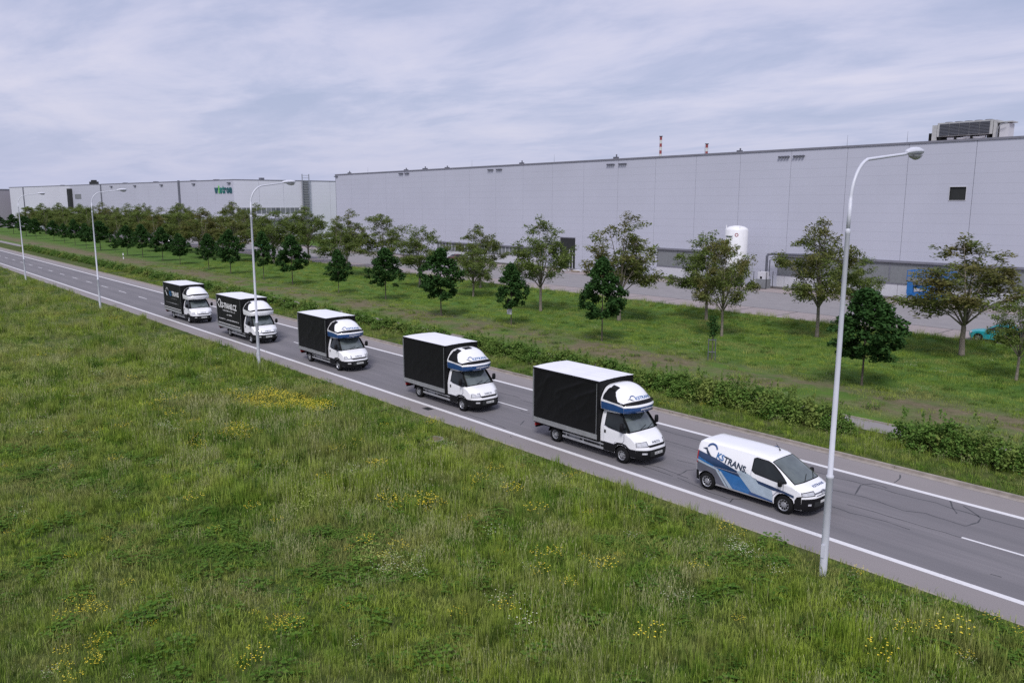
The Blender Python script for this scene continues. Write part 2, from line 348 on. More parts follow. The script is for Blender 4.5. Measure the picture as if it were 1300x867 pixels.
class Body:
    """A lofted body: a centreline profile (x, z, half width, sweep back at the edge, drop at the edge) with side panels below its edge."""
    def __init__(s, prof, sill, belt, W, pw=7.0, pk=2.6):
        s.p = prof; s.sill = sill; s.belt = belt; s.W = W; s.pw = pw; s.pk = pk
        s.n = len(prof) - 1; s.edge = []
        for i in range(s.n * 12 + 1):
            q = s.P(i / 12, 1.0)
            if s.edge and q.x <= s.edge[-1][0] + 1e-4:
                if i > s.n * 6: break
                continue
            s.edge.append((q.x, q.z, q.y))
        s.x0, s.x1 = s.edge[0][0], s.edge[-1][0]
    def C(s, t):
        t = min(s.n, max(0, t)); i = min(s.n - 1, int(t)); f = t - i
        P = [s.p[max(0, i-1)], s.p[i], s.p[i+1], s.p[min(s.n, i+2)]]
        r = []
        for k in range(5):
            a, b, c, d = (q[k] for q in P)
            m1 = (c - a) / 2; m2 = (d - b) / 2; lim = 1.2 * abs(c - b)
            m1 = max(-lim, min(lim, m1)); m2 = max(-lim, min(lim, m2))
            r.append((2*f**3-3*f*f+1)*b + (f**3-2*f*f+f)*m1 + (-2*f**3+3*f*f)*c + (f**3-f*f)*m2)
        return r
    def P(s, t, v):
        x, z, w_, k, c = s.C(t); a = abs(v); return Vector((x - k * a**s.pk, v * w_, z - c * (.25 * a * a + .75 * a**s.pw)))
    def Nrm(s, t, v):
        e = 1e-3; a = s.P(min(s.n, t+e), v) - s.P(max(0, t-e), v); b = s.P(t, v+e) - s.P(t, v-e); n = b.cross(a)
        n.normalize(); return -n if n.dot(Vector((.6, 1.5 * v, 1 - .8 * abs(v)))) < 0 else n
    def S(s, x, z):
        ze, we = lerp_list(s.edge, x); Wx = lerp_list(s.W, x)[0]
        if z >= ze: return we
        f = smooth01((ze - z) / max(.05, ze - s.belt)) if z > s.belt else 1
        g = (ze - z) / max(.05, ze - s.belt) if z > s.belt else 1
        return we + (Wx - we) * min(1, .55 * math.sin(min(1, g) * math.pi / 2) + .45 * min(1, g)) - (0.03 * ((s.belt - z) / max(.01, s.belt - s.sill))**2 if z < s.belt else 0)
    def build(s, name, m, parent, arches=()):
        mb = MB(); V = [math.sin(i / 10 * math.pi / 2) * (1) for i in range(11)]; V = [-v for v in V[::-1]] + V[1:]
        T = [i / 5 for i in range(s.n * 5 + 1)]
        mb.grid([[s.P(t, v) for v in V] for t in T])
        xs = list(np.arange(s.x0, s.x1, .045)) + [s.x1]; nr = 20
        for sg in (-1, 1):
            o = len(mb.v); rows = []
            for x in xs:
                ze = lerp_list(s.edge, x)[0]; rows.append([[x, sg * s.S(x, s.sill + (ze - s.sill) * j / nr), s.sill + (ze - s.sill) * j / nr] for j in range(nr + 1)])
            inside = lambda p: any(math.hypot(p[0]-a[0], p[2]-a[1]) < a[2] for a in arches)
            keep = []
            for i in range(len(xs) - 1):
                for j in range(nr):
                    q = ((i,j),(i+1,j),(i+1,j+1),(i,j+1))
                    if sum(inside(rows[a][b]) for a, b in q) < 4 and not (sum(inside(rows[a][b]) for a, b in q) == 3): keep.append(q)
            for r_ in rows:
                for p in r_:
                    for a in arches:
                        d = math.hypot(p[0]-a[0], p[2]-a[1])
                        if 1e-6 < d < a[2]: p[0] = a[0] + (p[0]-a[0]) * a[2] / d; p[2] = a[1] + (p[2]-a[1]) * a[2] / d
            for r_ in rows: mb.v += [tuple(p) for p in r_]
            for q in keep: mb.f.append(tuple(o + a * (nr + 1) + b for a, b in q))
        # tail panel closing the loft
        e = [s.P(0, v) for v in V]; zb = s.sill
        pts = [(p.x, p.y, p.z) for p in e]; lo = []
        for j in range(nr + 1):
            z = s.P(0, 1).z; zz_ = s.sill + (z - s.sill) * j / nr; lo.append(s.S(s.x0, zz_))
        rowsP = [[(s.x0, -lo[j] + 2 * lo[j] * i / 12, s.sill + (s.P(0, 1).z - s.sill) * j / nr) for i in range(13)] for j in range(nr + 1)]
        mb.grid(rowsP); mb.poly(pts)
        return mb.build(name, m, parent, smooth=True)
    def top(s, name, t0, t1, v0, v1, m, parent, off=.006, nt=10, nv=16):
        f0 = v0 if callable(v0) else (lambda t: v0); f1 = v1 if callable(v1) else (lambda t: v1)
        P = []
        for i in range(nt + 1):
            t = t0 + (t1 - t0) * i / nt; a, b = f0(t), f1(t); P.append([s.P(t, a + (b - a) * j / nv) + s.Nrm(t, a + (b - a) * j / nv) * off for j in range(nv + 1)])
        return MB().grid(P).build(name, m, parent, smooth=True)
    def side(s, name, lower, upper, m, parent, sg, off=.006, step=.05):
        xs = sorted(set([round(p[0], 4) for p in lower + upper] + [round(x, 4) for x in np.arange(lower[0][0], lower[-1][0], step)]))
        a, b = max(lower[0][0], upper[0][0]), min(lower[-1][0], upper[-1][0]); xs = [x for x in xs if a - 1e-6 <= x <= b + 1e-6]
        P = []
        for x in xs:
            z0, z1 = lerp_list(lower, x)[0], lerp_list(upper, x)[0]
            P.append([(x, sg * (s.S(x, z0 + (z1-z0)*j/6) + off), z0 + (z1-z0)*j/6) for j in range(7)])
        return MB().grid(P).build(name, m, parent, smooth=True)
    def side_text(s, name, body, size, x, z, m, parent, sg, off=.016, rot=0.0, bold=.02, sx=1.0, shear=0):
        V, F = text_mesh(body, size, bold, shear); mb = MB(); c, sn = math.cos(rot), math.sin(rot)
        for (a, b, _) in V:
            a *= sx; a, b = a * c - b * sn, a * sn + b * c; xx = x + a * (1 if sg < 0 else -1); mb.v.append((xx, sg * (s.S(xx, z + b) + off), z + b))
        mb.f = list(F); return mb.build(name, m, parent, fix=False)
    def top_text(s, name, body, size, t, v, m, parent, off=.014, bold=.02, sx=1.0, dt=None):
        V, F = text_mesh(body, size, bold); mb = MB()
        e = .05; L_ = (s.P(t + e, v) - s.P(t - e, v)).length / (2 * e)
        for (a, b, _) in V:
            tt = t - b / L_; vv = v + a * sx / s.C(t)[2]; mb.v.append(tuple(s.P(tt, vv) + s.Nrm(tt, vv) * off))
        mb.f = list(F); return mb.build(name, m, parent, fix=False)
def wheel(parent, x, y, r, sg, width=.22, rimr=.62, hub=False, holes=8, dual=False):
    t = MB().lathe([(rimr*r, -width/2), (r*.9, -width/2), (r, -width*.32), (r*1.0, width*.32), (r*.9, width/2), (rimr*r, width/2), (rimr*r*.98, -width/2)], n=28)
    o = t.build('wheel', 'tyre_rubber', parent, smooth=True, loc=(x, y, r))
    q = sg * (width / 2 - .02); dish = -.07 if dual else -.02
    prof = [(rimr*r, q + .012*sg), (rimr*r*.93, q + .0), (rimr*r*.86, q + dish*sg*1.3), (rimr*r*.42, q + dish*sg), (rimr*r*.36, q + (.05 if hub else .0)*sg), (rimr*r*.1, q + (.06 if hub else .005)*sg), (.001, q + (.06 if hub else .005)*sg)]
    rim = MB().lathe(prof, n=28).build('rim', 'rim_silver', o, smooth=False)
    h = MB()
    for k in range(holes):
        a = 2*math.pi*k/holes; cx_, cz_ = rimr*r*.66*math.cos(a), rimr*r*.66*math.sin(a); rr = rimr*r*(.17 if hub else .20)
        h.poly([(cx_ + rr*math.cos(b)*.8, q + dish*sg*1.0 + .012*sg, cz_ + rr*math.sin(b)*.8) for b in np.linspace(0, 2*math.pi, 9)[:-1]])
    tag(h.build('rim_openings', 'black_plastic', rim, fix=False), kind='stuff')
    return o
def mirror(parent, x, y, z, sg, h=.34, m='black_plastic'):
    mb = MB(); mb.box((x-.06, min(0, sg*.10)+y, z-h/2), (x+.05, max(0, sg*.10)+y+sg*.1 if sg > 0 else y, z+h/2)) if sg > 0 else mb.box((x-.06, y-.20, z-h/2), (x+.05, y, z+h/2))
    o = MB()
    y0, y1 = (y + .06*sg, y + .27*sg); lo, hi = min(y0, y1), max(y0, y1)
    pts = []
    for i, (zz_, s_) in enumerate(((-.5, .6), (-.42, .95), (0, 1.1), (.42, .95), (.5, .6))):
        cxm, cym = x, (lo + hi) / 2; pts.append([(cxm + .07*s_*math.cos(a), cym + (hi-lo)/2*s_*math.sin(a), z + zz_*h) for a in np.linspace(0, 2*math.pi, 11)])
    o.grid(pts); o.poly(pts[0][:-1]); o.poly(pts[-1][:-1])
    q = o.build('mirror', m, parent, smooth=True)
    MB().tube([(x, y - .06*sg, z - h*.25), (x, y + .10*sg, z - h*.2)], .025, 6).build('mirror_arm', m, q)
    return q
def logo_pts(): # swoosh ring: arc with a tail
    up_ = [(math.cos(a) * .5, math.sin(a) * .5, math.cos(a) * .37 , math.sin(a) * .35) for a in np.linspace(R(12), R(158), 12)]
    lo_ = [(math.cos(a) * .5, math.sin(a) * .5, math.cos(a) * (.5 - .20*math.sin(math.pi*k/11)), math.sin(a) * (.5 - .20*math.sin(math.pi*k/11))) for k, a in enumerate(np.linspace(R(165), R(285), 12))]
    return up_, lo_
def logo(mapf, size, x, z, m1, m2, parent):
    up_, lo_ = logo_pts()
    for part, m in ((up_, m1), (lo_, m2)):
        P = [[mapf(x + a*size, z + b*size), mapf(x + c*size, z + d*size)] for a, b, c, d in part]
        MB().grid(P).build('logo', m, parent, fix=False)
    MB().poly([mapf(x - .85*size, z - .02*size), mapf(x - .45*size, z + .09*size), mapf(x - .34*size, z - .12*size)]).build('logo', m2, parent, fix=False)

# ------------------------------------------------------------------ curtain sided truck
def make_truck(loc, label, wb=4.1, box0=-5.50, box1=-1.27, boxz=.98, blue=True, lettering=None, roof_glass=False, wrinkle=.02, top_z=3.38, seed=1, hub=True):
    t = empty('curtain_truck', loc, label, 'truck', 'curtain sided delivery trucks driving in convoy')
    # cab
    prof = [(-1.24,2.22,.80,.0,.10),(-.75,2.25,.80,.0,.10),(-.38,2.20,.79,.03,.10),(-.22,2.12,.78,.07,.09),(.02,1.86,.82,.09,.06),(.26,1.57,.86,.12,.05),(.42,1.40,.88,.16,.05),
            (.64,1.30,.88,.20,.06),(.90,1.14,.87,.28,.07),(1.05,.98,.87,.37,.06),(1.12,.84,.885,.43,.04),(1.16,.70,.895,.47,.02),(1.16,.50,.895,.47,.01),(1.10,.32,.88,.43,.0)]
    b = Body(prof, .36, 1.30, [(-1.3,1.0),(-.3,1.0),(.25,.99),(.50,.95),(.72,.90)], pw=6, pk=4)
    b.build('cab', 'truck_white', t, arches=[(0, .36, .43)])
    MB().box((-1.2, -.80, .30), (.60, .80, 1.0)).build('engine_bay', 'chassis_black', t)
    b.top('windscreen', 3.08, 5.78, -.90, .90, 'windscreen_glass', t, .010)
    b.top('scuttle', 5.78, 6.05, -.93, .93, 'black_plastic', t, .009, nt=3)
    b.top('sun_visor', 2.45, 3.1, -.94, .94, 'black_plastic', t, .022, nt=4)
    for sg in (-1, 1):
        # side windows with their slanted front edge; door seam below
        b.side('side_window', [(-1.0,1.52),(-.80,1.44),(.04,1.36),(.22,1.42)], [(-1.0,2.02),(-.30,2.04),(-.12,1.93),(.22,1.50)], 'side_glass', t, sg, .010)
        b.side('window_frame', [(-1.03,1.49),(-.80,1.41),(.05,1.33),(.30,1.36),(.36,1.40)], [(-1.03,2.05),(-.28,2.08),(-.10,1.98),(.20,1.62),(.36,1.43)], 'black_plastic', t, sg, .005)
        b.side('door', [(-1.05,.76),(-.46,.76),(-.40,.86),(.0,.90),(.10,1.0)], [(-1.05,1.46),(-.8,1.39),(.1,1.31)], 'truck_white', t, sg, .016)
        b.side('door_seam', [(-1.07,.735),(-.45,.735),(-.38,.84),(.0,.88),(.125,.99)], [(-1.07,1.50),(-.8,1.42),(.125,1.32)], 'seam_dark', t, sg, .004)
        b.side('door_handle', [(-1.0,1.16),(-.90,1.16)], [(-1.0,1.30),(-.90,1.30)], 'black_plastic', t, sg, .035)
        b.side('side_cladding', [(-1.23,.37),(-.44,.37)], [(-1.23,.74),(-.44,.74)], 'black_plastic', t, sg, .014)
        b.side('arch_trim', [(-.46,.37),(-.44,.37),(-.37,.60),(-.22,.76),(0,.82),(.22,.76),(.37,.60),(.43,.37)], [(-.46,.74),(-.44,.75),(-.37,.80),(-.22,.88),(0,.90),(.22,.86),(.37,.74),(.43,.72)], 'black_plastic', t, sg, .010)
        b.side('bumper_side', [(.42,.37),(.69,.37)], [(.42,.72),(.69,.72)], 'black_plastic', t, sg, .012)
        mirror(t, .10, .98*sg, 1.62, sg)
        # headlights wrap round the wing
        b.top('headlight_surround', 8.35, 9.75, .58*sg, 1.0*sg, 'black_plastic', t, .006, nt=6, nv=6); b.top('headlight', 8.45, 9.6, .61*sg, .99*sg, 'headlight_glass', t, .012, nt=6, nv=6)
        b.top('pillar_trim', 2.95, 5.95, .90*sg, 1.0*sg, 'black_plastic', t, .008, nt=8, nv=3)
        b.top('fog_lamp', 11.35, 11.7, .66*sg, .84*sg, 'headlight_glass', t, .022, nt=3, nv=3)
    b.top('bumper', 10.75, 12.95, -1.0, 1.0, 'black_plastic', t, .012, nt=12, nv=30)
    b.top('grille', 9.35, 9.95, lambda q: -.62 + .16*(q-9.35), lambda q: .62 - .16*(q-9.35), 'black_plastic', t, .014, nt=4)
    b.top('air_intake', 11.05, 12.2, -.52, .52, 'dark_opening', t, .02, nt=4)
    b.top('licence_plate', 11.3, 11.85, -.28, .28, 'plate_white', t, .035, nt=2, nv=4)
    for k in range(7): b.top('plate_mark', 11.48, 11.68, -.22+.062*k, -.185+.062*k, 'text_navy', t, .038, nt=1, nv=1) if k != 3 else None
    b.top_text('badge_text', 'IVECO', .13, 8.8, 0, 'text_navy', t, .012, sx=1.3)
    for q in (-.30, .25):
        MB().tube([b.P(5.9, q)+Vector((0,0,.03)), b.P(5.55, q+.25)+Vector((0,0,.03)), b.P(5.2, q+.52)+Vector((0,0,.03))], .012, 5).build('wiper', 'black_plastic', t)
    # aerodynamic roof pod above the cab
    pp = [(-1.24,3.20,.76,.0,.16),(-.95,3.25,.78,.02,.18),(-.62,3.22,.79,.05,.20),(-.30,3.10,.82,.10,.22),(-.04,2.92,.86,.18,.22),(.17,2.72,.91,.28,.14),(.33,2.58,.95,.36,.08),(.41,2.44,.96,.38,.02),(.41,2.30,.96,.38,.0),(.34,2.17,.95,.36,.0)]
    d = Body(pp, 2.18, 2.58, [(-1.3,1.02),(-.5,1.02),(.10,.97)], pw=4.6)
    pod = d.build('roof_pod', 'truck_white', t)
    MB().grid([[(x, y, 2.185) for y in (-.98, 0, .98)] for x in (-1.2, -.4, -.05)] + [[(.33, y, 2.185) for y in (-.6, 0, .6)]]).build('pod_floor', 'black_plastic', pod)
    band = 'deep_blue' if blue else 'truck_white'
    if blue:
        d.top('pod_band', 7.15, 8.95, -1.0, 1.0, band, pod, .010, nt=8, nv=26)
    d.top('pod_trim', 5.35, 6.35, -1.0, 1.0, 'black_plastic', pod, .010, nt=5, nv=26)
    d.top('pod_lip', 6.5, 7.0, -1.0, 1.0, 'truck_white', pod, .020, nt=4, nv=26)
    xe = d.x1
    for sg in (-1, 1):
        if blue: d.side('pod_band', [(-1.22,2.19),(xe,2.19)], [(-1.22,2.52),(-.5,2.50),(xe,2.42)], band, pod, sg, .008)
        d.side('pod_trim', [(-1.15,2.62),(-.6,2.58),(-.1,2.54),(xe,2.49)], [(-1.15,2.80),(-.72,2.72),(-.3,2.64),(xe,2.56)], 'black_plastic', pod, sg, .008)
        d.side('pod_window', [(-1.14,2.74),(-.75,2.68),(-.32,2.64)], [(-1.14,2.82),(-1.02,3.06),(-.92,3.14),(-.62,3.08),(-.50,2.86),(-.32,2.66)], 'black_plastic', pod, sg, .012)
        v0, v1 = (.70*sg, 1.0*sg)
        d.top('pod_window', 1.15, 2.3, v0, v1, 'black_plastic', pod, .012, nt=5, nv=5)
    if roof_glass: d.top('pod_window', 1.3, 2.3, -.40, .20, 'black_plastic', pod, .012, nt=5, nv=6)
    if blue:
        d.top_text('pod_lettering', 'KSTRANS', .215, 4.85, .16, 'mid_blue', pod, .012, sx=1.1)
        logo(lambda a, c_: tuple(d.P(4.75 - c_/.30, a/.93) + d.Nrm(4.75 - c_/.30, a/.93)*.012), .30, -.46, .03, 'deep_blue', 'text_navy', pod)
        d.top_text('pod_web_text', 'www.kstrans.cz', .125, 7.75, .12, 'text_white', pod, .022, sx=1.05)
    # cargo box
    hw = 1.10; z0 = boxz; z1 = top_z
    rr = random.Random(seed); ph = [rr.uniform(0, 6) for _ in range(8)]
    for sg in (-1, 1):
        P = []
        nx, nz = 84, 34
        for i in range(nx + 1):
            u = i / nx; x = box0 + .05 + (box1 - box0 - .12) * u; row = []
            for j in range(nz + 1):
                q = j / nz; e = min(1, q * 5, (1 - q) * 7) * min(1, u * 14, (1 - u) * 14)
                dsp = 0
                for k, (fr_, sl, a_) in enumerate(((4.2, -3.4, 1), (6.1, -6.0, .55), (11, -3, .35))): 
                    wv = math.sin(fr_ * u * 2.2 + sl * q + ph[k] + 2.4 * noise.noise(Vector((u*2.2, q*2.6, seed + k)))); dsp += a_ * (1 - abs(wv)) ** 3
                row.append((x, sg * (hw + e * wrinkle * (dsp * .9 - .35)), z0 + (z1 - .10 - z0) * q))
            P.append(row)
        MB().grid(P).build('side_curtain', 'curtain_black', t, smooth=True)
        # edge rail, corner posts, dropside, strap buckles
        MB().box((box0, sg*hw - .025, z1 - .10), (box1, sg*hw + .025, z1 - .012)).build('roof_rail', 'black_plastic', t)
        MB().box((box0 - .012, sg*hw - .03, z0 - .2), (box0 + .05, sg*hw + .028, z1 - .10)).build('corner_post', 'galvanised', t)
        MB().box((box1 - .06, sg*hw - .03, z0 - .2), (box1 - .005, sg*hw + .028, z1 - .10)).build('corner_post', 'black_plastic', t)
        MB().box((box1 - .155, sg*hw - .01, z0 - .05), (box1 - .13, sg*hw + .034, z1 - .12)).build('curtain_tensioner', 'galvanised', t)
        db = MB(); db.box((box0 + .05, sg*hw - .03, z0 - .22), (box1 - .06, sg*hw + .02, z0)); 
        for k in range(3): db.box((box0 + .05, sg*hw + (.02 if sg > 0 else -.026), z0 - .20 + .065*k), (box1 - .06, sg*hw + (.026 if sg > 0 else -.02), z0 - .16 + .065*k))
        db.build('side_board', 'aluminium', t)
        # under-run guard: two rails on brackets, steel toolbox behind
        g0, g1 = -wb + .52, -1.05
        g = MB(); g.box((g0, sg*1.0 - .03, .38), (g1, sg*1.0 + .03, .47)); g.box((g0, sg*1.0 - .02, .58), (g1, sg*1.0 + .02, .64))
        for xx in (g0 + .2, (g0+g1)/2, g1 - .2): g.box((xx - .03, sg*.92 - .04, .40), (xx + .03, sg*.97, .80))
        g.build('side_guard', 'aluminium', t)
        MB().box((g0 + .35, min(sg*.55, sg*.92), .42), (g0 + 1.0, max(sg*.55, sg*.92), .76)).build('toolbox', 'galvanised' if sg < 0 else 'black_plastic', t)
        wheel(t, 0, .88*sg, .36, sg, .22, .60, hub=hub)
        wheel(t, -wb, .86*sg, .36, sg, .24, .60, hub=False, dual=True)
        P = [[( -wb + .44*math.cos(a), yy, .36 + .44*math.sin(a)) for yy in (sg*.70, sg*1.02)] for a in np.linspace(R(10), R(170), 12)]
        MB().grid(P).build('mudguard', 'black_plastic', t)
        MB().box((box0 + .02, min(sg*.7, sg*1.02), .52), (box0 + .08, max(sg*.7, sg*1.02), .66)).build('tail_light', 'red_lens', t)
    MB().box((box1 - .02, -hw, z0 - .2), (box1 + .0, hw, z1 - .012)).build('front_wall', 'curtain_black', t)
    MB().box((box0 - .01, -hw, z0 - .2), (box0 + .02, hw, z1 - .012)).build('rear_curtain', 'curtain_black', t)
    MB().box((box0, -hw + .03, z0 - .28), (box1, hw - .03, z0 - .20)).build('load_floor', 'chassis_black', t)
    # roof sheet, slightly crowned with four raised bows along it
    P = []
    for i in range(21):
        x = box0 - .015 + (box1 - box0 + .05) * i / 20
        P.append([(x, y, z1 + .035 * (1 - (y / hw)**2) + .010 * max(0, math.cos((y / .44 + .5) * 2 * math.pi)) ** 8 - (.02 * abs(math.sin(i / 20 * math.pi * 4)) if abs(y) < 1 else 0) * .4) for y in np.linspace(-hw - .03, hw + .03, 45)])
    MB().grid(P).build('roof', 'roof_tarp', t, smooth=True)
    ch = MB()
    for sg in (-1, 1): ch.box((box0 + .2, sg*.42 - .04, .52), (-.6, sg*.42 + .04, z0 - .28))
    for xx in np.arange(box0 + .3, box1, .6): ch.box((xx - .04, -.98, z0 - .33), (xx + .04, .98, z0 - .28))
    ch.tube([(-wb, -.8, .36), (-wb, .8, .36)], .08, 8); ch.box((-wb - .2, -.2, .22), (-wb + .2, .2, .52)); ch.box((-2.4, -.5, .35), (-1.2, .4, .62))
    ch.build('chassis', 'chassis_black', t)
    MB().box((box0 - .02, -.95, .42), (box0 + .06, .95, .54)).box((box0 + .06, -.5, .44), (box0 + .6, -.42, .6)).box((box0 + .06, .42, .44), (box0 + .6, .5, .6)).build('rear_bumper', 'black_plastic', t)
    # lettering on the curtain
    if lettering:
        for sg in (-1, 1):
            yo = sg * (hw + wrinkle * 1.6 + .012)
            cxm = (box0 + box1) / 2
            mapf = lambda a, c_: (cxm + a * (1 if sg < 0 else -1), yo, z0 + c_)
            def flat_text(name, body, size, a0, c0, m, bold=.02, sx=1.0):
                V, F = text_mesh(body, size, bold); mb = MB(); mb.v = [mapf(a0 + p[0]*sx, c0 + p[1]) for p in V]; mb.f = list(F); mb.build(name, m, t, fix=False)
            H = z1 - z0
            if lettering == 'colour':
                logo(mapf, .80, -1.35, H*.66, 'text_grey', 'text_white', t)
                flat_text('curtain_lettering', 'KS', .62, -.45, H*.60, 'mid_blue', .03); flat_text('curtain_lettering', 'TRANS', .62, .95, H*.60, 'text_white', .03)
                lines = ((H*.42, 1.7, .04, .55), (H*.24, 3.6, .07, 0))
            else:
                flat_text('curtain_lettering', 'KS-TRANS.CZ', .62, .0, H*.66, 'text_white', .035, .92); 
                logo(mapf, .75, -1.85, H*.72, 'text_white', 'text_white', t)
                lines = ((H*.50, 2.6, .09, .1), (H*.37, 1.1, .08, .1), (H*.20, 4.2, .07, 0))
            q = random.Random(3)
            for c0, ln, hh_, a_c in lines:       # small print too fine to read in the photograph: word-like dashes
                mb = MB(); a_ = a_c - ln / 2
                while a_ < a_c + ln / 2:
                    wd = q.uniform(.03, .06)
                    if q.random() < .84:
                        hq = hh_ * q.choice((.7, 1, 1, 1.3)); mb.poly([mapf(a_, c0 - hh_/2), mapf(a_ + wd, c0 - hh_/2), mapf(a_ + wd, c0 - hh_/2 + hq), mapf(a_, c0 - hh_/2 + hq)])
                    a_ += wd + .022
                mb.build('small_print', 'text_white' if lettering != 'colour' else 'text_grey', t, fix=False)
            MB().poly([mapf(-2.35, .10), mapf(2.3, .10), mapf(2.3, .15), mapf(-2.35, .15)]).build('reflective_strip', 'text_white', t, fix=False)
    return t
GY = 25.78
t5 = make_truck((-21.6, GY, 0), 'black curtain truck nearest the van, its side curtain creased diagonally', wrinkle=.040, seed=1)
t4 = make_truck((-32.95, GY+.05, 0), 'black curtain truck second behind the white van, wide dark pane in its roof pod', roof_glass=True, wrinkle=.012, seed=2, box0=-5.42, box1=-1.3)
t3 = make_truck((-46.6, GY+.1, 0), 'plain black curtain truck in the middle of the convoy with blue band on its pod', wrinkle=.014, seed=3, box0=-5.45, box1=-1.25)
t2 = make_truck((-60.55, GY, 0), 'black truck with white lettering KS-TRANS.CZ on its curtain, behind the lamp post', wb=4.4, box0=-6.65, box1=-1.45, boxz=.92, blue=False, lettering='white', wrinkle=.010, seed=4)
t1 = make_truck((-74.7, GY, 0), 'last truck of the convoy, grey and blue lettering on its black curtain', wb=4.3, box0=-6.45, box1=-1.45, boxz=.92, blue=False, lettering='colour', wrinkle=.010, seed=5)

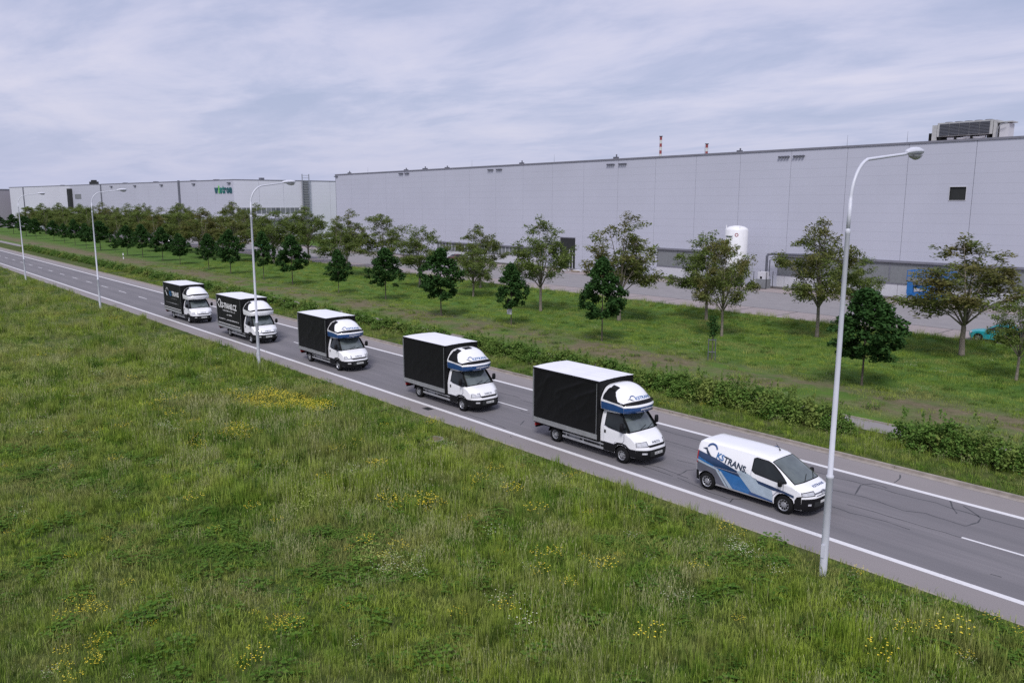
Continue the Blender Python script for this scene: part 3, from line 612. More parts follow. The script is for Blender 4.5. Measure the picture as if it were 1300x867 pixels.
# ------------------------------------------------------------------ panel van
def make_van():
    t = empty('panel_van', (-14.08, 25.90, 0), 'white panel van with blue stripes and KSTRANS lettering leading the convoy', 'van')
    prof = [(-3.80,1.66,.80,.0,.05),(-3.77,1.83,.77,.02,.06),(-3.66,1.90,.75,.0,.08),(-3.0,1.915,.74,.0,.10),(-2.0,1.92,.74,.0,.10),(-1.2,1.90,.74,.0,.10),(-.78,1.85,.73,.04,.10),(-.60,1.79,.72,.08,.10),(-.2,1.58,.76,.14,.09),
            (.20,1.34,.80,.18,.08),(.46,1.18,.83,.20,.07),(.66,1.10,.83,.22,.07),(.84,1.00,.82,.26,.08),(.94,.88,.835,.33,.08),(.985,.74,.85,.36,.04),(.995,.60,.855,.37,.02),(.98,.42,.855,.37,.0),(.92,.26,.84,.34,.0)]
    b = Body(prof, .27, 1.08, [(-3.85,.90),(-3.65,.945),(-3.3,.96),(.1,.96),(.35,.93),(.65,.86)], pw=6, pk=4)
    b.build('body', 'van_white', t, arches=[(0, .345, .40), (-3.275, .345, .40)])
    MB().box((-3.7, -.82, .24), (.50, .82, .85)).build('underbody', 'chassis_black', t)
    b.top('windscreen', 7.08, 9.92, -.93, .93, 'windscreen_glass', t, .010)
    b.top('windscreen_seal', 6.98, 10.08, -.965, .965, 'black_plastic', t, .005)
    b.top('bumper', 14.05, 16.95, -1, 1, 'black_plastic', t, .012, nt=12, nv=30)
    b.top('air_intake', 14.9, 16.0, -.62, .62, 'dark_opening', t, .018, nt=4)
    b.top('grille_bar', 12.78, 13.10, -.62, .62, 'dark_grey', t, .010, nt=3)
    b.top('grille_bar', 13.45, 13.62, -.5, .5, 'dark_grey', t, .012, nt=2)
    for s2 in (0, 1): 
        q = 12.55 + .42*s2
        MB().tube([b.P(q+.22, -.14)+Vector((.03,0,.02)), b.P(q, 0)+Vector((.03,0,.02)), b.P(q+.22, .14)+Vector((.03,0,.02))], .018, 5).build('emblem', 'rim_silver', t)
    b.top('licence_plate', 14.75, 15.35, -.30, .30, 'plate_white', t, .03, nt=2, nv=4)
    b.top_text('bonnet_lettering', 'KSTRANS', .15, 11.35, .05, 'deep_blue', t, .010, sx=1.15)
    for q in (-.45, .2):
        MB().tube([b.P(10.0, q)+Vector((0,0,.03)), b.P(9.55, q+.25)+Vector((0,0,.03)), b.P(9.2, q+.5)+Vector((0,0,.03))], .010, 5).build('wiper', 'black_plastic', t)
    MB().tube([(-.95, .25, 1.90), (-1.12, .25, 2.12)], .009, 5).tube([(-.93,.25,1.89),(-.98,.25,1.93)], .03, 6).build('antenna', 'black_plastic', t)
    for sg in (-1, 1):
        P_ = lambda name, lo, hi, m, off: b.side(name, lo, hi, m, t, sg, off)
        P_('side_window', [(-1.33,1.30),(-1.25,1.21),(-.5,1.14),(-.16,1.12),(-.02,1.14)], [(-1.33,1.68),(-1.25,1.72),(-.82,1.70),(-.60,1.62),(-.30,1.40),(-.02,1.18)], 'side_glass', .012)
        P_('window_frame', [(-1.37,1.27),(-1.26,1.18),(-.5,1.11),(-.10,1.085),(.06,1.12)], [(-1.37,1.70),(-1.25,1.755),(-.80,1.73),(-.56,1.64),(-.26,1.42),(.06,1.16)], 'black_plastic', .007)
        P_('door', [(-1.36,.36),(-.52,.36),(-.46,.55),(-.30,.74),(-.06,.80)], [(-1.36,1.24),(-1.2,1.165),(-.5,1.095),(-.06,1.07)], 'van_white', .010)
        P_('door_seam', [(-1.385,.34),(-.50,.34),(-.44,.53),(-.28,.72),(-.03,.78)], [(-1.385,1.30),(-1.2,1.18),(-.5,1.11),(-.03,1.09)], 'seam_dark', .0035)
        P_('wheel_arch_lip', [(.36,.33),(.37,.33)], [(.36,.45),(.37,.45)], 'black_plastic', .012)
        P_('door_handle', [(-1.28,1.02),(-1.10,1.01)], [(-1.28,1.07),(-1.10,1.06)], 'van_white', .035)
        P_('fuel_flap', [(-1.62,1.22),(-1.46,1.22)], [(-1.62,1.36),(-1.46,1.36)], 'van_white', .008)
        P_('sliding_rail', [(-3.0,1.005),(-1.75,.995)], [(-3.0,1.02),(-1.75,1.01)], 'seam_dark', .028)
        P_('sill_trim', [(-2.86,.275),(-.42,.275)], [(-2.86,.33),(-.42,.33)], 'text_grey', .012)
        P_('rear_bumper', [(-3.80,.30),(-3.66,.30)], [(-3.80,.68),(-3.68,.68),(-3.66,.64)], 'black_plastic', .014)
        P_('bumper_side', [(.39,.28),(.62,.28)], [(.39,.60),(.46,.74),(.62,.80)], 'black_plastic', .012)
        P_('tail_light', [(-3.798,.98),(-3.74,.98)], [(-3.798,1.46),(-3.74,1.46)], 'red_lens', .014)
        # livery, each stripe its own vinyl
        P_('livery_navy', [(-3.74,1.24),(-2.77,.98),(-1.79,.88)], [(-3.74,1.46),(-2.96,1.34),(-1.94,1.09),(-1.79,.90)], 'navy', .0145)
        P_('livery_blue', [(-3.78,1.14),(-2.84,.97),(-2.66,.86),(-2.12,.34),(-.45,.30)], [(-3.78,1.24),(-2.77,.98),(-1.79,.89),(-1.30,.42),(-.45,.34)], 'mid_blue', .0125)
        P_('livery_silver', [(-3.78,1.05),(-2.90,.91),(-2.46,.36),(-2.36,.345)], [(-3.78,1.13),(-2.84,.96),(-2.36,.36)], 'pale_silver', .0155)
        P_('livery_grey', [(-3.78,.68),(-3.68,.68),(-3.62,.62),(-3.48,.70),(-3.275,.757),(-3.05,.69),(-2.93,.57),(-2.87,.34),(-2.28,.34)], [(-3.78,1.05),(-2.9,.93),(-2.70,.88),(-2.28,.36)], 'dark_grey', .0115)
        P_('livery_silver', [(-2.74,.87),(-2.30,.34),(-2.12,.335)], [(-2.74,.88),(-2.66,.90),(-2.12,.345)], 'pale_silver', .0165)
        P_('livery_silver', [(-1.95,1.05),(-1.79,.88),(-1.32,.44),(-.44,.36)], [(-1.95,1.09),(-1.67,1.16),(-1.17,1.0),(-.48,.74),(-.44,.60)], 'pale_silver', .0175)
        P_('livery_navy', [(-1.15,.965),(-1.03,.84),(-.45,.76),(-.2,.765),(0,.765),(.37,.68)], [(-1.15,.97),(-.45,.90),(-.19,.86),(.05,.84),(.37,.77)], 'navy', .0185)
        P_('livery_navy', [(-1.42,.33),(-.44,.30)], [(-1.42,.44),(-.44,.36)], 'deep_blue', .0185)
        lx_ = (lambda a: a) if sg < 0 else (lambda a: -4.55 - a)
        b.side_text('side_lettering', 'KS', .315, lx_(-2.75), 1.42 if sg < 0 else 1.30, 'mid_blue', t, sg, .022, rot=-.17 if sg < 0 else .10, bold=.03)
        b.side_text('side_lettering', 'TRANS.', .315, lx_(-2.06), 1.285 if sg < 0 else 1.38, 'text_navy', t, sg, .022, rot=-.17 if sg < 0 else .10, bold=.035)
        logo(lambda a, c_: (lx_(a), sg * (b.S(lx_(a), c_) + .022), c_), .50, -3.17, 1.60, 'deep_blue', 'text_navy', t)
        mirror(t, -.10, .93*sg, 1.14, sg, .24)
        b.top('headlight_surround', 12.15, 13.45, .56*sg, 1.0*sg, 'black_plastic', t, .006, nt=6, nv=7); b.top('headlight', 12.35, 13.25, .60*sg, .99*sg, 'headlight_glass', t, .010, nt=6, nv=7)
        b.top('fog_lamp', 15.3, 15.7, .74*sg, .84*sg, 'headlight_glass', t, .022, nt=3, nv=3)
        wheel(t, 0, .86*sg, .335, sg, .21, .66, holes=10); wheel(t, -3.275, .86*sg, .335, sg, .21, .66, holes=10)
    return t
make_van()

# ------------------------------------------------------------------ ground, road, markings
def sheet(name, xs, ys, m, zf, kind='structure'):
    P = [[(x, y, zf(x, y)) for y in ys] for x in xs]
    o = MB().grid(P).build(name, m, None, smooth=True, fix=False); me = o.data
    if me.polygons[0].normal.z < 0: me.flip_normals()
    return tag(o, kind=kind)
tag(MB().poly([(-9000,-9000,-.9),(9000,-9000,-.9),(9000,9000,-.9),(-9000,9000,-.9)]).build('ground', 'grass_ground', None, fix=False), kind='structure')
ys = sorted(set([round(y, 3) for y in list(np.arange(-60, 10, 2.5)) + list(np.arange(10, 22.6, .6)) + [22.55, 22.75, 23.0, 32.9, 33.2, 33.4, 34, 35, 36, 37, 37.5, 37.8, 38.5, 39.1, 39.4, 39.8] + list(np.arange(40.4, 69.3, .8)) + [69.4, 69.6, 70.2, 95.5, 99.5, 101, 140, 300]]))
xs = sorted(set(list(np.arange(-620, -260, 12.0)) + list(np.arange(-260, -110, 3)) + list(np.arange(-110, 32, 1.0)) + list(np.arange(32, 200, 8))))
sheet('terrain', xs, ys, 'grass_ground', terrain)
lx = [x for x in np.arange(-620, 200, 20)]
sheet('road', lx, [Y_EDGE, 24, 26, 28, 30, 32, Y_KERB + .02], 'asphalt', lambda x, y: 0.0)
e = random.Random(5)
P = [[(x, Y_EDGE - .06 + .10 * noise.noise(Vector((x*.9, 0, 0))), .004), (x, Y_EDGE + .16 + .05 * noise.noise(Vector((x*1.7, 5, 0))), .004)] for x in np.arange(-200, 40, .4)]
tag(MB().grid(P).build('road_edge', 'kerb_concrete', None, fix=True), kind='structure')
mk = MB()
for y, hw_ in ((Y_LINE_NEAR, .125), (Y_LINE_FAR, .125)):
    P = [[(x, y - hw_, .004), (x, y + hw_, .004)] for x in lx]; tag(MB().grid(P).build('edge_line', 'road_paint', None), kind='structure')
for k in range(-2, 50):
    xc = -7.5 - 8.3 * k; tag(MB().poly([(xc-1.6, Y_CENTRE-.06, .0045), (xc+1.6, Y_CENTRE-.06, .0045), (xc+1.6, Y_CENTRE+.06, .0045), (xc-1.6, Y_CENTRE+.06, .0045)]).build('centre_line_dash', 'road_paint', None, fix=True), kind='structure')
mb = MB(); mb.box((-620, Y_KERB, -.1), (200, Y_KERB + .13, .11)); struct(mb.build('kerb', 'kerb_concrete', None))
sheet('gutter', lx, [Y_KERB - .32, Y_KERB - .002], 'kerb_concrete', lambda x, y: .005)
px_ = list(np.arange(-620, 60, 3.0))
sheet('path', px_, [Y_PATH0, Y_PATH0 + .8, Y_PATH1], 'path_asphalt', lambda x, y: .065)
struct(MB().box((-620, Y_PATH1, 0), (60, Y_PATH1 + .08, .13)).build('path_kerb', 'kerb_concrete', None))
sheet('parking_lot', list(np.arange(-620, 200, 10.0)), [Y_PARK, 75, 82, 89.5, 93.9], 'parking_surface', lambda x, y: .02)
struct(MB().box((-620, Y_PARK - .12, -.1), (200, Y_PARK, .12)).build('parking_kerb', 'kerb_concrete', None))
struct(MB().box((-620, 93.9, -.1), (200, 94.05, .13)).build('parking_kerb', 'dark_paving', None))
sheet('pavement', [-620, -300, -100, 200], [94.05, 97], 'dark_paving', lambda x, y: .10)
# bay lines, dark gaps between parking bays
for k in range(-4, 30):
    x = -27.1 - 5.0 * k; struct(MB().poly([(x-.06, 69.6, .025), (x+.06, 69.6, .025), (x+.06, 75.0, .025), (x-.06, 75.0, .025)]).build('bay_line', 'tar_seal', None))
    struct(MB().poly([(x-.06, 89.6, .025), (x+.06, 89.6, .025), (x+.06, 93.8, .025), (x-.06, 93.8, .025)]).build('bay_line', 'tar_seal', None))
struct(MB().box((-620, 75.0, .0), (200, 75.12, .027)).build('drain_line', 'tar_seal', None)); struct(MB().box((-620, 89.4, .0), (200, 89.52, .027)).build('drain_line', 'tar_seal', None))
# sealed cracks in the asphalt
CR = [[(-14.94,30.05),(-13.73,30.18),(-12.40,30.12),(-10.88,30.21),(-9.53,30.04),(-8.00,30.06),(-4,30.1),(2,30.0)],
 [(-13.35,28.82),(-13.67,29.96),(-13.42,30.54),(-12.84,30.40)], [(-12.93,31.32),(-12.98,31.91),(-13.20,32.40)],
 [(-14.19,28.62),(-12.88,28.80),(-11.38,28.56),(-10.76,28.87),(-10.02,28.81),(-9.38,28.75)], [(-9.38,28.75),(-9.24,29.40),(-9.25,29.87),(-9.48,30.10),(-10.16,30.69)],
 [(-10.67,30.89),(-10.32,30.14),(-10.03,29.72)], [(-13.02,27.58),(-11.89,27.62),(-10.64,27.60),(-9.1,27.60)], [(-13.33,26.98),(-12.55,26.85),(-12.17,26.96),(-11.38,27.06),(-10.50,26.98)],
 [(-20.77,25.53),(-19.96,25.60),(-18.6,25.44)], [(-20.76,25.24),(-19.85,25.17),(-19.16,25.15)], [(-32.83,28.87),(-30,28.86),(-26,28.9)], [(-31.02,27.28),(-30.22,27.29)], [(-28.88,25.40),(-29.35,26.11)],
 [(-24,30.12),(-21.47,30.11),(-18,30.2),(-14.9,30.05)], [(-24,28.9),(-20.52,28.81),(-17,28.7),(-14.2,28.62)], [(-20.33,26.98),(-19.48,27.07)], [(-19.10,25.39),(-19.21,26.22),(-19.05,26.55)],
 [(-18.93,25.18),(-18.08,25.00),(-17.18,24.80),(-16.22,24.74),(-15.82,25.10)], [(-15.96,24.49),(-16.08,24.86)], [(-32.52,24.73),(-31.20,24.71),(-28.9,24.50)], [(-35.27,29.10),(-33.16,29.16)], [(-39.20,31.2),(-37.69,31.3)],
 [(-34.6,23.66),(-34.35,23.85)], [(-60,29.3),(-50,29.2),(-44,29.1)], [(-90,30.0),(-80,29.8),(-70,29.9)], [(-7.5,25.4),(-7.2,25.45)], [(-6.2,28.3),(-3,28.4),(1,28.2)], [(-27.8,23.85),(-27.6,23.72)]]
road = bpy.data.objects['road']
for c_ in CR:
    pts = []
    for a, b in zip(c_, c_[1:]):
        nn = max(2, int(math.hypot(b[0]-a[0], b[1]-a[1]) / .12))
        for i in range(nn): f = i / nn; x, y = a[0]+(b[0]-a[0])*f, a[1]+(b[1]-a[1])*f; pts.append((x + .05*noise.noise(Vector((x*2, y*2, 1))), y + .07*noise.noise(Vector((x*1.6, y*1.6, 9)))))
    pts.append(c_[-1]); P = []
    for i, (x, y) in enumerate(pts):
        a, b = pts[max(0, i-1)], pts[min(len(pts)-1, i+1)]; dx, dy = b[0]-a[0], b[1]-a[1]; l = math.hypot(dx, dy) or 1
        w_ = (.020 + .014*noise.noise(Vector((x*3, y*3, 4)))) * (1.25 if abs(dy) > abs(dx)*.4 else 1); P.append([(x - dy/l*w_, y + dx/l*w_, .0035), (x + dy/l*w_, y - dx/l*w_, .0035)])
    MB().grid(P).build('crack_seal', 'tar_seal', road, fix=True)
plain('galvanised_dull', (.21, .195, .18), .9, var=.3, scale=6)
# drain cover beside the truck, manhole ring in the meadow
g = empty('road_drain', (-34.55, 23.74, 0), 'dark rectangular drain grate set in the near road shoulder', 'drain')
MB().box((-.3, -.2, -.05), (.3, .2, .008)).build('frame', 'tar_seal', g)
for k in range(6): MB().box((-.26 + .09*k, -.16, 0), (-.22 + .09*k, .16, .014)).build('bar', 'chassis_black', g)
g = empty('manhole', (-29.54, 20.62, terrain(-29.54, 20.62) + .03), 'round concrete manhole ring with a rusty lid in the near meadow', 'manhole')
MB().lathe([(.46, -.3), (.46, .02), (.44, .05), (.36, .05), (.34, .0), (.34, -.02)], axis='z', n=28).build('ring', 'galvanised_dull', g)
plain('rust', (.16, .11, .085), .8, var=.3, scale=8)
MB().lathe([(.335, -.03), (.33, .03), (.20, .035), (.19, .025), (.001, .03)], axis='z', n=28).build('lid', 'rust', g)

# ------------------------------------------------------------------ buildings
B = empty('warehouse', (0, 0, 0), 'huge pale grey windowless warehouse filling the right half behind the parking lot', 'warehouse')
X0, X1, DEP = -177.6, 62.0, 130.0
MB().box((X0 + .1, Y_WALL + .12, 0), (X1 - .1, Y_WALL + DEP, H_WALL - .25)).build('wall', 'seam_dark', B)
seam = [X0, -169.9, -162.2, -154.6, -147.7, -140.5, -132.3, -124.2, -116.2, -108.5, -100.9, -93.4, -85.9, -78.4, -71.0, -63.7, -56.1, -48.6, -41.3, -34.1, -26.7, -19.3, -11.9, -4.5, 2.9, 10.3, 17.7, 25.1, 32.5, 39.9, 47.3, 54.7, X1]
def wall_panel(a, b, z0, z1, name='wall_panel'): return MB().box((a + .02, Y_WALL, z0), (b - .02, Y_WALL + .2, z1)).build(name, 'cladding', B)
openings = [(-135.5, -103.0, 1.70, 3.12, 'window'), (-77.6, -69.0, 1.72, 4.20, 'strip'), (-57.2, -21.0, 1.72, 4.15, 'strip'), (-21.0, 45.0, 1.72, 4.15, 'strip'), (-99.0, -95.1, .12, 5.35, 'door'), (-36.45, -34.75, 11.40, 12.85, 'hole')]
for a, b in zip(seam, seam[1:]):
    segs = [(a, b, .0, H_WALL - .2)]
    cutp = sorted({a, b} | {min(b, max(a, v)) for o_ in openings for v in o_[:2]})
    for c0, c1 in zip(cutp, cutp[1:]):
        if c1 - c0 < .02: continue
        hit = [o_ for o_ in openings if o_[0] <= (c0+c1)/2 <= o_[1]]
        ga, gb = (c0 if c0 > a else a + .022), (c1 if c1 < b else b - .022); z = 0.05
        for o_ in hit:
            if o_[2] > z: MB().box((ga, Y_WALL, z), (gb, Y_WALL + .2, o_[2])).build('wall_panel', 'cladding' if o_[4] != 'window' and o_[4] != 'strip' else 'wall_white', B)
            z = o_[3]
        MB().box((ga, Y_WALL, z), (gb, Y_WALL + .2, H_WALL - .2)).build('wall_panel', 'cladding', B)
MB().box((X0 - .06, Y_WALL - .10, H_WALL - .22), (X1, Y_WALL + .35, H_WALL)).build('parapet_flashing', 'flashing', B)
MB().box((X0 - .06, Y_WALL + .35, H_WALL - .2), (X0 + .3, Y_WALL + DEP, H_WALL)).build('parapet_flashing', 'flashing', B)
MB().box((X0, Y_WALL, 0.05), (X0 + .12, Y_WALL + DEP, H_WALL - .2)).build('end_wall', 'cladding', B)
MB().box((X0 + .3, Y_WALL + .35, H_WALL - .28), (X1, Y_WALL + DEP, H_WALL - .12)).build('roof', 'parking_surface', B)
for a, b, z0, z1, kd in openings:
    yb = Y_WALL + .16
    if kd in ('window', 'strip'):
        w_ = 1.05 if kd == 'window' else 3.7
        MB().box((a, Y_WALL - .14, z1 - .02), (b, Y_WALL + .1, z1 + .24)).build('lintel', 'flashing', B)
        MB().box((a, Y_WALL - .08, z0 - .08), (b, Y_WALL + .1, z0)).build('sill', 'flashing', B)
        x = a
        while x < b - .3:
            e_ = min(b, x + w_)
            f = MB().box((x + .04, yb - .06, z0), (e_ - .04, yb - .035, z1)).build('pane' if kd == 'window' else 'translucent_panel', 'strip_glass' if kd == 'window' else 'louvre_grey', B)
            MB().box((x - .05, yb - .12, z0), (x + .05, yb - .03, z1)).build('mullion', 'flashing' if kd == 'strip' else 'wall_white', B); x = e_
    elif kd == 'door':
        f = MB().box((a, yb - .05, z0), (b, yb - .035, z1)).build('gate', 'dark_opening', B)
        for q in (a + .05, (a+b)/2 + .5, (a+b)/2 + 1.2, b - .05): MB().box((q - .06, yb - .10, z0), (q + .06, yb - .05, z1 * .62 if q not in (a+.05, b-.05) else z1)).build('gate_post', 'wall_white', f)
        MB().box((a + 1.9, yb - .11, 2.6), (b, yb - .06, 2.75)).build('gate_rail', 'wall_white', f); MB().box((a, yb - .09, z1 - .15), (b, yb - .04, z1)).build('gate_rail', 'flashing', f)
    else:
        MB().box((a, yb - .05, z0), (b, yb - .035, z1)).build('wall_opening', 'dark_opening', B)
        for q in ((a-.06, z0-.06, b+.06, z0), (a-.06, z1, b+.06, z1+.06), (a-.06, z0, a, z1), (b, z0, b+.06, z1)): MB().box((q[0], Y_WALL - .05, q[1]), (q[2], Y_WALL + .15, q[3])).build('opening_frame', 'wall_white', B)
for x, z, n_ in ((-177.0, 17.5, 1), (-148.2, 17.4, 2), (-145.9, 17.4, 2), (-117.6, 17.25, 3), (-115.1, 17.25, 3), (-87.4, 17.15, 4), (-84.9, 17.15, 4), (-57.1, 17.05, 4), (-55.0, 17.05, 4)):
    f = MB().box((x - .8, Y_WALL - .12, z - .02), (x + .8, Y_WALL, z + .02)).build('light_bracket', 'galvanised', B)
    for k in range(4): MB().box((x - .76 + .42*k, Y_WALL - .30, z - .14), (x - .5 + .42*k, Y_WALL - .13, z + .08)).build('floodlight', 'dark_grey', f)
for x, z, w_, h_ in ((-172.2, 0, .8, .5), (-147.7, 0, .9, .45), (-140.5, 0, 1.1, .5), (-132.7, 0, .9, .4), (-109.9, 0, .7, .5), (-87.2, 0, .7, .55), (-64.5, 0, .6, .4)):
    f = MB().box((x - w_/2, Y_WALL + .6, H_WALL - .1), (x + w_/2, Y_WALL + 1.2, H_WALL + h_*.6)).build('roof_vent', 'dark_grey', B); MB().tube([(x + .1, Y_WALL + .9, H_WALL), (x + .1, Y_WALL + .9, H_WALL + h_*1.3)], .12, 6).build('vent_pipe', 'dark_grey', f)
for x in (-163, -124, -101, -70, -49, -41.8, -27): MB().tube([(x, Y_WALL + .5, H_WALL - .1), (x, Y_WALL + .5, H_WALL + 1.3)], [.035, .012], 5).build('lightning_rod', 'galvanised', B)
# cooling unit on the roof
U = empty('cooling_unit', (-36.6, 99.0, H_WALL), 'large grey air cooling unit with dark grilles standing on the warehouse roof edge', 'cooling unit')
MB().box((-2.9, -.2, .62), (2.9, 2.0, 2.15)).build('casing', 'unit_beige', U)
for k in range(5): 
    f = MB().box((-2.62 + 1.06*k, -.26, .70), (-1.62 + 1.06*k, -.2, 2.02)).build('grille', 'dark_grey', U); q = MB()
    for j in range(8): q.box((-2.62 + 1.06*k, -.285, .74 + .16*j), (-1.62 + 1.06*k, -.262, .78 + .16*j))
    tag(q.build('grille_fin', 'black_plastic', f), kind='stuff')
MB().box((-3.5, -.1, 0), (-2.95, 1.6, 1.95)).build('end_panel', 'unit_beige', U); MB().box((-3.95, .2, 0), (-3.55, 1.2, 1.1)).build('control_box', 'chassis_black', U)
MB().box((2.95, -.1, 0), (3.25, 1.8, 2.1)).build('end_panel', 'unit_beige', U); MB().box((3.5, .2, 0), (4.4, 1.8, 1.7)).build('duct', 'wall_white', U); MB().box((3.3, .1, 1.78), (4.7, 1.9, 1.9)).build('duct_hood', 'unit_beige', U)
MB().tube([(3.4, -.2, 0), (3.4, -.2, 1.0), (3.6, -.2, 1.5), (4.4, -.2, 1.75)], .05, 6).build('pipe', 'galvanised', U)
for x in (-2.6, -.9, .8, 2.5): MB().box((x - .12, -.15, 0), (x + .12, 1.9, .62)).build('leg', 'chassis_black', U)
MB().tube([(-1.8, .1, .35), (-.4, .1, .3), (.3, .1, .42), (1.6, .1, .30), (2.2, .1, .42)], .16, 8).build('pipe', 'wall_white', U)
for k in range(5): MB().lathe([(.42, 0), (.42, .12), (.36, .14)], (-2.1 + 1.05*k, .9, 2.15), 'z', 14).build('fan_ring', 'dark_grey', U)

# second building to the left, turned a little towards the road
C0 = Vector((-233.3, 92.8, 0)); dA = Vector((-185.0, -28.5, 0)).normalized(); dB = Vector((.155, .988, 0)).normalized()
B2 = empty('factory_building', tuple(C0), 'long pale factory building left of the warehouse with the green wistron sign', 'factory')
LA, LB, H2 = 186.0, 110.0, 18.0
def onA(s_, z, o_=0.0): v = dA * s_ - dB * o_; return (v.x, v.y, z)
def onB(s_, z, o_=0.0): v = dB * s_ - dA * o_ ; return (v.x, v.y, z)
def slab(f, s0, s1, z0, z1, o0, o1, name, m, parent=B2):
    P = [f(s0,z0,o0), f(s1,z0,o0), f(s1,z0,o1), f(s0,z0,o1), f(s0,z1,o0), f(s1,z1,o0), f(s1,z1,o1), f(s0,z1,o1)]
    mb = MB(); mb.v = P; mb.f = [(3,2,1,0),(4,5,6,7),(0,1,5,4),(1,2,6,5),(2,3,7,6),(3,0,4,7)]; return mb.build(name, m, parent)
P = [onA(0.05, 0, -.12), onA(LA, 0, -.12), tuple(Vector(onA(LA, 0)) + dB*LB), tuple(Vector(onA(0.05, 0)) + dB*LB)]
mb = MB(); mb.v = P + [(p[0], p[1], H2 - .3) for p in P]; mb.f = [(3,2,1,0),(4,5,6,7),(0,1,5,4),(1,2,6,5),(2,3,7,6),(3,0,4,7)]; mb.build('core', 'cladding_pale', B2)
s_ = 0
while s_ < LA - 1:
    e_ = min(LA, s_ + (11.0 if s_ > 60 else 10.7)); slab(onA, s_ + .05, e_ - .05, .1, H2 - .25, -.1, .05, 'wall_panel', 'cladding' if s_ < 118 else 'cladding_pale'); s_ = e_
s_ = 0
while s_ < LB - 1:
    e_ = min(LB, s_ + 7.3); slab(onB, s_ + .04, e_ - .04, .1, H2 - .25, -.1, .05, 'wall_panel', 'cladding_pale'); s_ = e_
slab(onA, -.1, LA, H2 - .25, H2, -.3, .12, 'parapet_flashing', 'flashing'); slab(onB, .25, LB, H2 - .25, H2, -.3, .12, 'parapet_flashing', 'flashing')
slab(onB, .4, 19.3, 7.95, 9.85, .02, .09, 'ribbon_frame', 'wall_white'); slab(onA, .2, 7.3, 7.95, 9.85, .02, .09, 'ribbon_frame', 'wall_white')
for k in range(13): slab(onB, .55 + 1.44*k, 1.80 + 1.44*k, 8.05, 9.75, .09, .14, 'window', 'strip_glass')
for k in range(5): slab(onA, .45 + 1.36*k, 1.60 + 1.36*k, 8.05, 9.75, .09, .14, 'window', 'strip_glass')
slab(onB, 3.0, 21.0, 5.9, 6.6, .1, 1.2, 'canopy', 'flashing')
slab(onA, 31.9, 32.8, 0, 18.2, .05, .35, 'fire_ladder', 'dark_grey')
for q, w_ in ((90.5, .5), (168.4, .6)): slab(onA, q, q + w_, 0, 17.8, .05, .3, 'downpipe', 'dark_grey')
lad = slab(onB, 19.9, 20.1, 0, 19.9, .8, .95, 'access_ladder', 'galvanised'); slab(onB, 22.0, 22.2, 0, 19.9, .8, .95, 'access_ladder', 'galvanised'); slab(onB, 20.1, 22.0, 0, 18.0, .3, .5, 'ladder_shield', 'louvre_grey')
for k in range(26): slab(onB, 20.1, 22.0, .4 + .76*k, .52 + .76*k, .8, .95, 'rung', 'galvanised', lad)
for q in (1.4, 22.1, 43.2, 62.4, 81.0): slab(onA, q, q + 1.4, 16.8, 17.15, .05, .5, 'floodlight', 'dark_grey')
for q, h_ in ((12, .5), (26, .5), (51, .6), (74, .5), (100, .5), (130, .5)): slab(onA, q, q + 1.3, H2, H2 + h_ * .45, -2.2, -1.0, 'roof_vent', 'dark_grey')
slab(onB, 8.5, 9.6, H2, H2 + .6, -2, -1, 'roof_vent', 'dark_grey')
slab(onA, 117.0, 119.2, 9.0, 16.6, .05, 1.2, 'dark_stack', 'dark_opening'); slab(onA, 99.0, 102.4, H2, H2 + 1.0, -2.5, -.6, 'roof_hood', 'dark_opening'); slab(onA, 99.8, 101.6, H2 + 1.0, H2 + 1.6, -2.2, -.9, 'roof_hood', 'dark_opening')
slab(onA, 109.0, 114.5, 12.8, 14.5, .05, .2, 'sign_board', 'louvre_grey')
# wistron lettering
sg_ = empty('company_sign', (0, 0, 0), 'dark green wistron lettering with bright green i on the factory corner', 'sign')
V, F = text_mesh('wistron', 3.15, .045); wd = max(v[0] for v in V) - min(v[0] for v in V)
V2, F2 = text_mesh('w', 3.15, .045)
def put_text(body, m, s_centre, w_tot):
    V, F = text_mesh(body, 3.15, .045); mb = MB(); x_min = min(v[0] for v in V); x_max = max(v[0] for v in V); k = w_tot / (x_max - x_min)
    for a, b, _ in V: p = Vector(onA(s_centre - (a - (x_min+x_max)/2) * k, 15.05 + b, .22)) + C0; mb.v.append(tuple(p))
    mb.f = list(F); o = mb.build('letter', m, sg_, fix=False)
    me = bmesh.new(); me.from_mesh(o.data); r = bmesh.ops.extrude_face_region(me, geom=me.faces[:]); bmesh.ops.translate(me, verts=[v for v in r['geom'] if isinstance(v, bmesh.types.BMVert)], vec=dB * .14); bmesh.ops.recalc_face_normals(me, faces=me.faces); me.to_mesh(o.data); me.free()
lets = [('w', 'sign_teal', 2.0), ('i', 'sign_bright', .55), ('s', 'sign_green', 1.25), ('t', 'sign_green', .95), ('r', 'sign_teal', .95), ('o', 'sign_teal', 1.45), ('n', 'sign_teal', 1.35)]
s_ = 10.6
for ch_, m_, w_ in lets: put_text(ch_, m_, s_ - w_/2, w_); s_ -= w_ + .22
